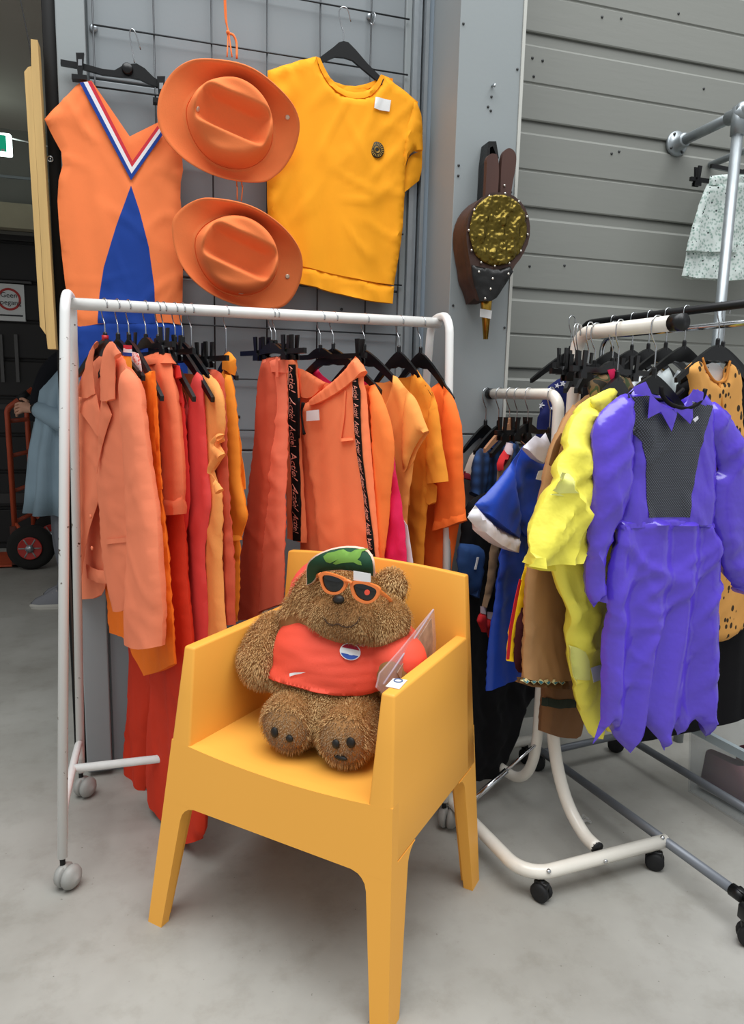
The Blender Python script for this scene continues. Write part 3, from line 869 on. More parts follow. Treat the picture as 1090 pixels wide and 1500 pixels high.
# --- cowboy hats
m_hat = mat('orange_felt', '#f2834d', .95, var=(14, .05), bump=(260, .35, .0012), sheen=.1, spec=.12)
def cowboy_hat(cen, outline, crown_c, ax, label, tilt):
    """outline in picture points; the brim lies in an upright plane, crown towards the viewer"""
    f = Fr(cen, (1, 0, 0))
    root = thing('cowboy_hat', label, 'hat', f(0, -.2), 'orange cowboy hats on the wall')
    Q = [f.uv(*p) for p in outline]
    cc = Vector(f.uv(*crown_c, .05))
    for _ in range(4):
        mx, my = sum(q[0] for q in Q)/len(Q)*.55+cc.x*.45, sum(q[1] for q in Q)/len(Q)*.55+cc.y*.45
        R2 = []
        for p, q in zip(outline, Q):
            s = sin(atan2(q[1]-my, q[0]-mx)-radians(ax))
            R2.append(f.uv(*p, (.10 if s > 0 else .05)*s*s-.012*(1-s*s)+.20*(q[1]-my)))
        Q = R2
    Pl = chaikin(Q, 2)
    cx = sum(p[0] for p in Pl)/len(Pl); cy = sum(p[1] for p in Pl)/len(Pl)
    n = 120; ring = []
    # radial resample about the crown foot
    foot = Vector((cx*.55+cc.x*.45, cy*.55+cc.y*.45))
    ang = sorted(((atan2(p[1]-foot.y, p[0]-foot.x) % (2*pi)), hypot(p[0]-foot.x, p[1]-foot.y)) for p in Pl)
    A = [a-2*pi for a, _ in ang[-3:]]+[a for a, _ in ang]+[a+2*pi for a, _ in ang[:3]]
    Rr = [r for _, r in ang[-3:]]+[r for _, r in ang]+[r for _, r in ang[:3]]
    R = np.interp([2*pi*i/n for i in range(n)], A, Rr)
    t0 = radians(ax); ca, sa = cos(t0), sin(t0)
    ea, eb, Hc = .128, .110, .115
    verts = []
    def crown_r(th, k): # ellipse radius, slightly pinched at the front
        c, s = cos(th-t0), sin(th-t0)
        r = 1/sqrt((c/ea)**2+(s/eb)**2)
        if c < 0: r *= 1-.10*c*c*abs(s)
        return r*k
    rings = []
    for q in np.linspace(1, 0, 9):      # brim from rim to crown foot
        row = []
        for i in range(n):
            th = 2*pi*i/n; c0 = crown_r(th, 1.04); r = c0+(R[i]-c0)*q
            s = sin(th-t0)
            w = (.10 if s > 0 else .05)*(q**1.6)*(s*s)-.012*q*(1-s*s)
            row.append((foot.x+r*cos(th), foot.y+r*sin(th), w))
        rings.append(row)
    for q, k in ((.06, 1.0), (.2, .985), (.4, .965), (.55, .95), (.66, .937), (.76, .92), (.83, .902), (.89, .88), (.94, .855), (.97, .825), (.99, .785), (1.0, .74)):
        row = []
        for i in range(n):
            th = 2*pi*i/n; r = crown_r(th, k)
            row.append((foot.x+r*cos(th), foot.y+r*sin(th), Hc*q))
        rings.append(row)
    for k in [.74-.04*j for j in range(1, 19)]:
        row = []
        for i in range(n):
            th = 2*pi*i/n; r = crown_r(th, k)
            row.append((foot.x+r*cos(th), foot.y+r*sin(th), Hc))
        rings.append(row)
    def dent(x, y, w):
        dx, dy = x-foot.x, y-foot.y
        a = dx*ca+dy*sa; b = -dx*sa+dy*ca
        if w < Hc*.55: return w
        k = min(1, (w-Hc*.55)/(Hc*.45))
        el = max(0., 1-(a/(ea*.84))**4)
        q_ = max(0., min(1., (.054-abs(b-.004))/.026)); valley = .066*q_*q_*(3-2*q_)*el
        side = .018*exp(-((abs(b)-.078)/.024)**2)*exp(-((a+.05)/.055)**2)
        return w-k*(valley+side)
    off = Vector((0, 0)); dxy = Vector((cc.x-foot.x, cc.y-foot.y))
    def P(x, y, w, lift=0.):
        w2 = dent(x, y, w)
        g = max(0, w/Hc)*.35
        return f(x+dxy.x*g, y+dxy.y*g+tilt*w2, w2+lift+.20*(y-foot.y))
    v = [P(*p) for row in rings for p in row]
    fc = []
    for j in range(len(rings)-1):
        for i in range(n): fc.append((j*n+i, j*n+(i+1) % n, (j+1)*n+(i+1) % n, (j+1)*n+i))
    nb_ = 8
    def piece(name, a, b, cap):
        vv = v[a*n:(b+1)*n]; ff = []
        for j in range(b-a):
            for i in range(n): ff.append((j*n+i, j*n+(i+1) % n, (j+1)*n+(i+1) % n, (j+1)*n+i))
        if cap: ff.append(tuple(range((b-a)*n, (b-a+1)*n)))
        o = obj(name, vv, ff, m_hat, root)
        md = o.modifiers.new('felt', 'SOLIDIFY'); md.thickness = .004; md.offset = -1
        return o
    piece('brim', 0, nb_+1, False); piece('crown', nb_, len(rings)-1, True)
    return root, f, foot, P
h1 = [(229.6, 162), (234, 135), (250, 106), (272, 89), (297, 83), (347, 89), (393, 112), (425, 143), (438, 168), (440, 190), (432, 220), (416, 247), (400, 261), (386, 268), (347, 266), (308, 256), (270, 235), (243, 208), (232, 186)]
h2 = [(251, 328), (256, 315), (270, 301), (288, 291), (305, 287), (347, 291), (386, 306), (420, 333), (440, 362), (445, 389), (438, 420), (424, 443), (409, 453), (374, 452), (336, 443), (297, 424), (266, 393), (254, 360)]
m_eye = mat('eyelet_metal', '#d9c4ae', .35, .5)
for (cy, ol, cc, ax, lb, ey_) in ((2.315, h1, (340, 178), -16, 'orange felt cowboy hat hung higher on the grid by an orange cord', ((421, 172), (290, 160))),
                             (2.315, h2, (350, 378), -20, 'orange felt cowboy hat hung lower just above the white rack rail', ((421, 405), (353, 430)))):
    root, f, foot, P = cowboy_hat((0, cy, 0), ol, cc, ax, lb, -.03)
    for (a, b) in ey_:
        u, v_ = f.uv(a, b, .02)
        p = f(u, v_, .0)
        dp = bpy.context.evaluated_depsgraph_get()
        hit = None
        r_ = ray(a, b)
        for chd in root.children:
            ok, loc, nrm, idx = chd.ray_cast(EYE-wloc(chd), r_)
            if ok and (hit is None or (loc+wloc(chd)-EYE).length < (hit[0]-EYE).length): hit = (loc+wloc(chd), nrm)
        if hit: MB().lathe([(.0075, 0), (.0075, .0015), (.004, .002)], 14, hit[0], hit[1] if hit[1].dot(r_) < 0 else -hit[1]).build('eyelet', m_eye, root)
m_cord = mat('orange_cord', '#ef7a3a', .8)
c1 = MB()
c1.tube([pw(327, -15, .02), pw(329, 30, .02), pw(333, 52, .02), pw(331, 92, .04)], .0022, 6); c1.tube([pw(329, -15, .02), pw(331, 35, .02), pw(334, 54, .024), pw(338, 92, .04)], .0022, 6)
c1.tube([pw(332, 54, .02), pw(340, 58, .03), pw(345, 70, .03), pw(345, 94, .04)], .0035, 6); c1.ball(pw(333, 53, .024), .006)
tag(c1.build('hat_cord', m_cord), 'orange cord knotted above the upper cowboy hat', 'cord')
c2 = MB(); c2.tube([pw(344, 140, -.02), pw(346, 262, .01), pw(347, 275, .01), pw(346, 296, .03)], .002, 6); c2.tube([pw(349, 140, -.02), pw(353, 262, .01), pw(355, 275, .01), pw(352, 298, .03)], .002, 6)
tag(c2.build('hat_cord', m_cord), 'short orange cord between the two cowboy hats', 'cord')

# --- fireplace bellows on the pillar
m_leather = mat('worn_brown_leather', '#40281f', .6, var=(25, .35), bump=(60, .4, .002))
m_bwood = mat('dark_bellows_wood', '#4a2e26', .55, var=(20, .25), bump=(40, .3, .001), stretch=(1, 1, .2))
m_tar = mat('black_leather', '#0f0d0c', .4, var=(30, .4), bump=(70, .5, .002))
m_brass = mat('embossed_brass', '#6f5f2c', .34, 1., var=(40, .35), bump=(60, .5, .004))
m_brass2 = mat('brass', '#b08b3c', .3, 1.)
m_stud = mat('steel_stud', '#c9c4bb', .3, 1.)
BY = PY-.115
BW = thing('fireplace_bellows', 'old leather fireplace bellows with embossed brass plate hung on the pillar', 'bellows', (1.0, PY-.05, 1.4))
fb = wallfr(BY); pb = lambda px, py, w=0.: fb(*fb.uv(px, py), w)
ub = lambda L: [fb.uv(*p) for p in L]
front = [(712, 284), (728, 281), (750, 284), (768, 300), (777, 325), (776, 352), (765, 376), (752, 392), (750, 402), (738, 420), (724, 440), (703, 440), (699, 424), (691, 406), (690, 392), (687, 376), (683, 350), (684, 325), (693, 302)]
fo = chaikin(ub(front), 1)
n = len(fo)
ctr = Vector((sum(p[0] for p in fo)/n, sum(p[1] for p in fo)/n))
v = []
lev = [(.0, 1.0), (-.018, 1.0), (-.03, .97), (-.05, .93), (-.07, .97), (-.085, 1.0), (-.105, 1.0)]
for w, k in lev:
    v += [fb(ctr.x+(p[0]-ctr.x)*k, ctr.y+(p[1]-ctr.y)*k, w) for p in fo]
f = [tuple(range(n)), tuple(range((len(lev)-1)*n, len(lev)*n))]
for j in range(len(lev)-1): f += [(j*n+i, j*n+(i+1) % n, (j+1)*n+(i+1) % n, (j+1)*n+i) for i in range(n)]
o = obj('leather_body', v, f, m_leather, BW); o.data.set_sharp_from_angle(angle=.8)
plate = [(728, 284), (746, 288), (762, 300), (771, 322), (771, 348), (762, 370), (746, 386), (727, 391), (708, 386), (694, 372), (687, 350), (687, 328), (695, 304), (710, 289)]
relief = lambda u, v_: .010*max(0, .25+noise.noise(Vector((u*38, v_*28, 2.2))))+.004*noise.noise(Vector((u*120, v_*120, 5)))
cloth('brass_plate', fb, plate, m_brass, BW, t=.004, rim=.01, off=.002, sm=2, grid=.0032, base=lambda u, v_: relief(u, v_))
cloth('leather_throat', fb, [(691, 388), (708, 392), (727, 396), (748, 390), (752, 398), (738, 421), (724, 441), (703, 441), (692, 410)], m_tar, BW, t=.006, rim=.01, off=.002, sm=1, grid=.008, fold=[(.003, 50, 50, 2, 0, 0)])
def hand(L, w0, w1): return MB().prism(chaikin([fb.uv(a, b, w1) for a, b in L], 2), fb, w0, w1).build('handle', m_bwood, BW, smooth=False)
hand([(711, 288), (713, 246), (713, 230), (720, 224), (728, 226), (731, 236), (731, 260), (729, 288)], -.022, -.004)
hand([(733, 288), (734, 250), (736, 226), (742, 217), (750, 217), (757, 226), (756, 244), (751, 268), (748, 290)], -.075, -.055)
MB().prism([fb.uv(a, b, -.06) for a, b in [(709, 290), (712, 236), (716, 207), (727, 207), (731, 232), (729, 232), (722, 214), (718, 216), (715, 290)]], fb, -.112, -.06).build('hanging_strap', m_tar, BW, smooth=False)
p0, p1 = fb(*fb.uv(712.5, 436, -.05), -.05), fb(*fb.uv(711.5, 497, -.05), -.05)
MB().tube([p0, p0.lerp(p1, .2), p1], [.02, .017, .0075], 12, False).build('nozzle', m_brass2, BW)
pl = p0.lerp(p1, .28)
MB().prism([fb.uv(704, 452, -.03), fb.uv(721, 455, -.03), fb.uv(719.5, 467, -.03), fb.uv(703.5, 464, -.03)], fb, -.033, -.0305).build('price_tag', m_white, BW, smooth=False)
for (a, b) in ((694, 308), (686, 338), (690, 367), (704, 385), (724, 390), (745, 386), (762, 368), (772, 344), (771, 318), (759, 296), (739, 284), (716, 288)):
    q = pb(a, b, .004); MB().ball(q, .0042, 8).build('stud', m_stud, BW)
for (a, b) in ((700, 399), (743, 402), (720, 409), (709, 438), (717, 424)):
    q = pb(a, b, .008); MB().ball(q, .0045, 8).build('stud', m_stud, BW)
for (a, b) in ((739, 272),): MB().ball(fb(*fb.uv(a, b, -.054), -.054), .004, 8).build('stud', m_stud, BW)
# ------------------------------------------------------------------ orange clothes on the white rack
def rfr(pxh, a=None):
    x0 = onY(pxh, 462, BAR_Y).x
    a = radians(22+8*(pxh-150)/450.) if a is None else radians(a)
    f = Fr((x0, BAR_Y, 0), (sin(a), -cos(a), 0)); f.a = a; f.top = Vector((x0, BAR_Y, BAR_Z)); return f
GA = 'hangers on the white rack'
c_blazer = fabric('coral_crepe', '#ef8560', .8, .3); c_tunic = fabric('bright_orange_cotton', '#f2751f', .8, .3)
c_short = fabric('coral_denim', '#e9764f', .85, .5)
c_red = fabric('tomato_red_crepe', '#d8322c', .7, .3); c_redt = fabric('vermilion_trouser', '#d2381f', .75, .3)
c_pink = fabric('salmon_red_viscose', '#e9504b', .65, .25); c_knit = fabric('apricot_slub_knit', '#f2a159', .9, .8)
c_shirt = fabric('orange_shirt_cotton', '#f2902c', .8, .3); c_rust_shade = fabric('rust_and_shaded_denim', '#c9573d', .85, .3)  # rust skirt, and the jeans' shaded leg painted in a darker tone
c_jean = fabric('salmon_denim', '#f07a5c', .85, .4); c_act = fabric('neon_peach_sweat', '#ff8a5a', .85, .4)
c_mag = fabric('magenta_satin', '#e2285c', .45, .3); c_sweat = fabric('neon_orange_sweat', '#ff8540', .85, .3)
c_pale = fabric('light_orange_jersey', '#f7a152', .85, .3); c_och = fabric('ochre_jersey', '#eb9330', .85, .3)
c_long = fabric('strong_orange_jersey', '#f9742f', .85, .3)
c_black = fabric('black_tape', '#100d0c', .7)
def gar(name, label, cat, fr, z=1.0): return thing(name, label, cat, fr(0, z))

# 1 blazer
f = rfr(153, 28); G = gar('blazer', 'coral blazer with wide lapels and long sleeve hanging at the end of the white rack', 'jacket', f, .8)
fo = F(.006, 9, 1.0, 11, .0018)
cloth('back_panel', f, [(116, 560), (140, 520), (160, 520), (170, 600), (168, 760), (158, 856), (146, 876), (115, 878), (108, 800), (110, 640)], c_blazer, G, t=.005, off=-.045, fold=fo, sm=1)
cloth('back_hem', f, [(126, 826), (140, 834), (156, 836), (160, 855), (146, 854), (127, 847)], c_blazer, G, t=.004, off=-.025, fold=fo, sm=1)
lf = cloth('front_panel', f, [(113, 582), (130, 580), (142, 600), (148, 640), (146, 730), (134, 762), (126, 800), (121, 835), (114, 864), (108, 842), (107, 700), (110, 620)], c_blazer, G, t=.006, fold=fo, sm=1)
rf = cloth('front_panel', f, [(172, 512), (188, 532), (203, 552), (206, 600), (204, 700), (204, 860), (190, 891), (178, 896), (168, 894), (160, 860), (153, 830), (150, 800), (148, 752), (145, 728), (144, 690), (150, 640), (160, 590), (166, 530)], c_blazer, G, t=.010, rim=.02, fold=fo, sm=1, off=.012)
cloth('collar', f, [(143, 500), (133, 509), (126, 534), (117, 562), (112, 578), (128, 585), (140, 577), (136, 540), (138, 516), (146, 500)], c_blazer, G, t=.006, off=.012, sm=1, fold=fo)
cloth('lapel', f, [(128, 584), (115, 598), (131, 617), (147, 642), (149, 615), (141, 578)], c_blazer, G, t=.005, off=.012, sm=1)
cloth('collar', f, [(162, 498), (172, 507), (178, 517), (170, 527), (168, 584), (157, 589), (149, 585), (148, 555), (150, 528), (154, 509)], c_blazer, G, t=.007, off=.034, sm=1, fold=fo)
cloth('lapel', f, [(149, 582), (157, 590), (164, 608), (156, 630), (147, 664), (142, 694), (144, 640), (147, 600)], c_blazer, G, t=.006, off=.032, sm=1)
cloth('sleeve', f, [(184, 538), (196, 544), (204, 556), (210, 595), (222, 700), (230, 760), (236, 832), (238, 885), (237, 946), (213, 948), (188, 940), (189, 890), (192, 820), (190, 720), (185, 650), (180, 600), (178, 565)], c_blazer, G, t=.026, rim=.05, off=.03, fold=F(.007, 8, 4, 12, .002), sm=1)
decal('pocket', rf, [(157, 790), (195, 786), (196, 793), (158, 797)], c_blazer, G, lift=.004, t=.003)
for (a, b) in ((148.5, 755), (150.5, 801)):
    MB().lathe([(.006, 0), (.006, .003), (.003, .004)], 12, f(*f.uv(a, b), .03), f.N).build('button', c_blazer, G)
hanger(f.top, f.a, 'black plastic hanger with red size ring inside the coral blazer', half=.19, fall=.09, group=GA)
MB().lathe([(.009, 0), (.009, .014)], 12, f.top-Vector((0, 0, .092)), (0, 0, 1)).build('size_ring', mat('red_ring', '#b3121a', .4), bpy.data.objects['clothes_hanger.001'] if 'clothes_hanger.001' in bpy.data.objects else G)

# 2 pale patterned top between blazer and tunic
def floral():
    m = mat('pink_white_print', '#efb4ac', .8)
    N = m.node_tree.nodes; L = m.node_tree.links; b = N['Principled BSDF']
    tc = N.new('ShaderNodeTexCoord'); v = N.new('ShaderNodeTexVoronoi'); v.inputs['Scale'].default_value = 120
    L.new(tc.outputs['Object'], v.inputs['Vector'])
    r = N.new('ShaderNodeValToRGB'); r.color_ramp.elements[0].position = .35; r.color_ramp.elements[1].position = .5
    r.color_ramp.elements[0].color = (*lin('#e0766a'), 1); r.color_ramp.elements[1].color = (*lin('#f3d0cb'), 1)
    L.new(v.outputs['Distance'], r.inputs[0]); L.new(r.outputs[0], b.inputs['Base Color']); return m
f = rfr(172, 23); G = gar('patterned_top', 'pink and white patterned top half hidden behind the coral blazer', 'top', f)
cloth('body', f, [(160, 520), (192, 514), (203, 518), (208, 540), (206, 575), (205, 780), (170, 780), (150, 600)], floral(), G, t=.006, fold=F(.004, 14, 2, 5))
nk_ = hanger(f.top, f.a, 'black plastic hanger of the pink and white patterned top', half=.17, fall=.1, group=GA)
# strap with red white blue rings
G = gar('ribbon_top', 'orange top with a red white and blue shoulder strap behind the coral blazer', 'top', f)
f2 = rfr(166, 23)
cloth('strap', f2, [(181, 505), (193, 506), (193, 512), (181, 511)], m_red, G, t=.004, sm=0, off=.02)
cloth('strap', f2, [(181, 510), (193, 511.5), (193, 517), (181, 516)], m_wh, G, t=.004, sm=0, off=.02)
cloth('strap', f2, [(180, 516), (193, 517), (193, 522), (180, 521)], m_blue, G, t=.004, sm=0, off=.02)
cloth('body', f2, [(178, 521), (193, 521), (194, 560), (196, 760), (150, 760), (150, 600)], c_shirt, G, t=.005, fold=F(.004, 14, 2, 6), sm=0, off=.018)

# 3 tunic
f = rfr(188); G = gar('tunic', 'bright orange sleeveless tunic beside the long sleeve of the coral blazer', 'tunic', f, .7)
tn = cloth('body', f, [(160, 548), (204, 546), (226, 543), (231, 600), (234, 690), (240, 752), (249, 820), (257, 896), (258, 972), (240, 982), (215, 989), (190, 934), (163, 925), (156, 780)], c_tunic, G, t=.010, rim=.02, fold=F(.010, 13, 1.4, 21, .002), sm=1)
cloth('armhole_binding', f, [(222, 545), (227, 544), (232, 630), (235, 690), (238, 716), (232, 718), (226, 716), (231, 690), (228, 630)], c_tunic, G, t=.005, rim=.007, off=.016, sm=1, grid=.009)
hanger(f.top, f.a, 'black plastic hanger with bare curved end holding the bright orange tunic', half=.215, fall=.15, group=GA)

# 4 coral shorts on a clip hanger
f = rfr(213); G = gar('shorts', 'coral denim shorts clipped by the waist beside the orange tunic', 'shorts', f, 1.0)
cloth('leg', f, [(200, 524), (222, 521), (230, 515), (249, 518), (253, 544), (260, 580), (266, 640), (270, 700), (267, 752), (240, 754), (205, 748), (198, 640)], c_short, G, t=.016, rim=.03, fold=F(.007, 12, 2, 31, .003), sm=1)
cloth('hem', f, [(208, 724), (241, 727), (269, 726), (267, 753), (240, 755), (206, 749)], c_short, G, t=.018, rim=.012, sm=0, off=.002, fold=F(.007, 12, 2, 31, .001))
cloth('waistband', f, [(200, 526), (230, 516), (249, 518), (252, 532), (230, 534), (200, 541)], c_short, G, t=.018, rim=.01, sm=1, off=.002)
hanger(f.top, f.a, 'black clip hanger gripping the coral denim shorts', 'clip', half=.18, clips=(-.1, .12), group=GA)
# 5 red blouse
f = rfr(231); G = gar('blouse', 'tomato red blouse with shoulder straps behind the coral denim shorts', 'blouse', f, .9)
cloth('body', f, [(225, 545), (253, 535), (263, 537), (266, 560), (271, 600), (276, 680), (278, 750), (271, 785), (246, 786), (222, 780), (224, 640)], c_red, G, t=.010, fold=F(.01, 14, 1.3, 41, .002), sm=1)
cloth('strap', f, [(254, 534), (263, 536), (266, 552), (258, 556)], c_red, G, t=.006, sm=1, off=.012)
hanger(f.top, f.a, 'black plastic hanger with bare curved end holding the tomato red blouse', half=.215, fall=.15, group=GA)
# 6 long vermilion trousers
f = rfr(240); G = gar('trousers', 'long vermilion red trousers whose legs reach the concrete floor', 'trousers', f, .0)
cloth('waistband', f, [(222, 560), (262, 560), (266, 590), (220, 590)], c_redt, G, t=.010, sm=0, fold=F(.004, 12, 1, 51))
cloth('leg', f, [(222, 588), (244, 590), (236, 800), (232, 960), (220, 1050), (217, 1130), (215, 1155), (210, 1203), (200, 1195), (190, 1180), (186, 1120), (189, 1020), (194, 930), (205, 780)], c_redt, G, t=.018, rim=.04, fold=F(.012, 11, 1.0, 52, .002), sm=1, off=-.004)
cloth('leg', f, [(240, 590), (266, 590), (270, 800), (282, 960), (292, 1080), (297, 1160), (303, 1200), (301, 1228), (280, 1233), (260, 1234), (240, 1190), (226, 1176), (216, 1150), (214, 1118), (226, 1000), (232, 800)], c_redt, G, t=.018, rim=.04, fold=F(.012, 10, 1.0, 53, .002), sm=1, off=.024)
hanger(f.top, f.a, 'black clip hanger gripping the long vermilion red trousers', 'clip', half=.18, clips=(-.08, .08), group=GA, drop=.1)
# 7 salmon red dress
f = rfr(256); G = gar('long_dress', 'salmon red sleeveless long dress with narrow straps', 'dress', f, .6)
cloth('back_panel', f, [(258, 552), (271, 547), (290, 549), (300, 575), (300, 700), (262, 700)], fabric('salmon_lining', '#d07a45', .8), G, t=.004, off=-.018, sm=0)
cloth('body', f, [(284, 560), (291, 545), (298, 551), (300, 590), (304, 680), (310, 735), (306, 760), (300, 812), (304, 880), (305, 975), (258, 975), (262, 900), (271, 780), (276, 690), (268, 620), (270, 575), (277, 610), (282, 600)], c_pink, G, t=.010, rim=.02, fold=F(.014, 15, .7, 61, .002), sm=1)
hanger(f.top, f.a, 'black plastic hanger with bare curved end holding the salmon red dress', half=.215, fall=.15, group=GA)
# 8 apricot knit dress
f = rfr(267); G = gar('knit_dress', 'apricot slub knit dress with ruffled side next to the salmon red dress', 'dress', f, .6)
cloth('body', f, [(296, 552), (302, 546), (311, 551), (326, 570), (330, 604), (328, 640), (320, 650), (329, 665), (314, 690), (327, 735), (325, 821), (328, 902), (334, 960), (296, 960), (302, 820), (300, 690), (300, 600)], c_knit, G, t=.012, rim=.02, fold=F(.010, 16, 1.2, 71, .003), sm=1)
cloth('ruffle', f, [(329, 636), (318, 642), (314, 652), (322, 660), (330, 664), (318, 676), (310, 692), (318, 704), (327, 716), (318, 724), (314, 700), (306, 690), (310, 670), (308, 648), (318, 634)], c_knit, G, t=.008, off=.022, sm=2, fold=F(.004, 30, 14, 72, .001), grid=.008)
hanger(f.top, f.a, 'black plastic hanger holding the apricot knit dress', half=.2, fall=.13, group=GA)
# 9 rust skirt on clip bar
f = rfr(280); G = gar('skirt', 'rust red skirt clipped to a bar behind the orange collared shirt', 'skirt', f, .8)
cloth('body', f, [(300, 540), (322, 542), (330, 560), (334, 700), (344, 830), (344, 915), (326, 915), (316, 700), (305, 600)], c_rust_shade, G, t=.010, fold=F(.006, 14, 1, 76), sm=1)
hanger(f.top, f.a, 'long black clip hanger gripping the rust red skirt', 'clip', half=.20, clips=(.05, .10), drop=.115, group=GA)
# 10 orange shirt with collar
f = rfr(331, 24); G = gar('collared_shirt', 'orange collared shirt with folded sleeve hanging alone beside a gap in the rack', 'shirt', f, .7)
cloth('back_panel', f, [(330, 530), (340, 545), (346, 600), (354, 640), (360, 700), (362, 716), (352, 720), (330, 716)], c_shirt, G, t=.006, off=-.03, fold=F(.006, 12, 1, 82), sm=1)
cloth('body', f, [(326, 540), (337, 545), (342, 600), (347, 700), (352, 790), (352, 850), (349, 910), (333, 914), (331, 831), (327, 700)], c_shirt, G, t=.012, rim=.02, fold=F(.008, 12, 1, 81, .002), sm=1)
cloth('sleeve', f, [(330, 548), (338, 550), (344, 590), (350, 660), (352, 700), (360, 742), (362, 762), (353, 781), (351, 790), (327, 780), (326, 700), (327, 600)], c_shirt, G, t=.016, rim=.03, off=.022, fold=F(.006, 12, 3, 83, .002), sm=1)
cloth('cuff', f, [(326, 775), (351, 780), (352, 791), (326, 795)], c_shirt, G, t=.014, rim=.01, off=.024, sm=0)
cloth('collar', f, [(325, 524), (330, 518), (336, 514), (346, 527), (344, 550), (335, 542), (327, 541)], c_shirt, G, t=.010, off=.008, sm=1)
hanger(f.top, f.a, 'black plastic hanger with long neck inside the orange collared shirt', half=.06, fall=.05, drop=.125, group=GA)
# 11 shaded side of the jeans painted as a darker leg, 12 salmon jeans
f = rfr(398, 26); G = gar('shaded_jeans_leg', 'shaded leg of the salmon jeans built as separate rust red trousers', 'trousers', f, .7)
cloth('leg', f, [(384, 526), (404, 524), (408, 580), (402, 680), (394, 770), (390, 830), (384, 905), (346, 908), (352, 840), (361, 771), (368, 690), (374, 620), (379, 565)], c_rust_shade, G, t=.016, rim=.03, fold=F(.012, 10, 1.4, 91, .003), sm=1)
hanger(f.top, f.a, 'black clip hanger gripping the shaded rust red leg of the salmon jeans', 'clip', half=.16, clips=(-.07, .07), group=GA)
f = rfr(404, 26); G = gar('jeans', 'salmon pink jeans clipped by the waist with button and belt loops', 'jeans', f, .7)
cloth('leg', f, [(386, 526), (402, 523), (418, 523), (419, 560), (419, 640), (416, 761), (413, 884), (378, 898), (386, 800), (393, 700), (394, 630), (400, 575), (392, 560), (386, 548)], c_jean, G, t=.016, rim=.028, fold=F(.009, 12, 1.5, 93, .003), sm=1)
cloth('waistband', f, [(386, 525), (404, 522), (418, 523), (418, 546), (404, 545), (390, 548)], c_jean, G, t=.019, rim=.01, off=.003, sm=0)
MB().lathe([(.006, 0), (.006, .003)], 12, f(*f.uv(400, 537), .025), f.N).build('button', m_stud, G)
cloth('belt_loop', f, [(404, 523), (407.5, 523), (407.5, 552), (404, 552)], c_jean, G, t=.003, rim=.004, off=.026, sm=0)
cloth('care_tag', f, [(392, 549), (396, 549), (396, 561), (392, 561)], c_black, G, t=.001, rim=.003, off=.024, sm=0)
hanger(f.top, f.a, 'black clip hanger gripping the salmon pink jeans', 'clip', half=.14, clips=(-.05, .09), group=GA)

# 13 jogging trousers with lettered tape
f = rfr(470, 29); G = gar('jogging_trousers', 'neon peach jogging trousers with black lettered side tapes and white price tag', 'trousers', f, .9)
fa_ = F(.008, 10, 1.4, 101, .002)
bk = cloth('far_leg', f, [(420, 520), (430, 511), (434, 521), (437, 545), (441, 610), (445, 700), (450, 782), (449, 795), (421, 787), (420, 700)], c_act, G, t=.012, rim=.02, fold=fa_, sm=1)
cloth('back_panel', f, [(434, 542), (455, 548), (476, 560), (500, 566), (470, 640), (474, 812), (440, 812), (440, 660)], c_act, G, t=.006, off=-.03, fold=fa_, sm=0)
ft_ = cloth('near_leg', f, [(444, 592), (456, 587), (470, 588), (500, 570), (528, 545), (536, 556), (542, 640), (550, 740), (557, 860), (470, 860), (466, 800), (460, 730), (452, 680), (446, 640)], c_act, G, t=.016, rim=.03, fold=fa_, sm=1)
cloth('waistband', f, [(453, 586), (470, 573), (500, 549), (521, 522), (528, 530), (536, 543), (520, 560), (495, 578), (468, 592), (456, 594)], c_act, G, t=.014, rim=.014, off=.012, sm=1, fold=[(.0035, 130, 6, 3, 0, .5)], grid=.007)
cloth('waistband', f, [(434, 538), (448, 543), (462, 552), (477, 561), (468, 574), (456, 584), (442, 582), (437, 570)], c_act, G, t=.006, rim=.012, off=-.012, sm=1, fold=[(.0035, 130, 6, 4, 0, -.4)], grid=.008)
L1 = [(424, 534), (424, 588), (426, 660), (429, 720), (430.5, 792)]; R1 = [(434.5, 534), (437.5, 600), (437.5, 660), (440.5, 740), (441.5, 793)]
L2 = [(520, 546), (518, 572), (520, 625), (523.5, 660), (533, 720), (541, 805), (545, 850)]; R2 = [(526, 545), (528, 572), (530, 630), (532.5, 670), (541, 735), (548, 800), (551, 850)]
m_letter = mat('peach_lettering', '#f6a58e', .7)
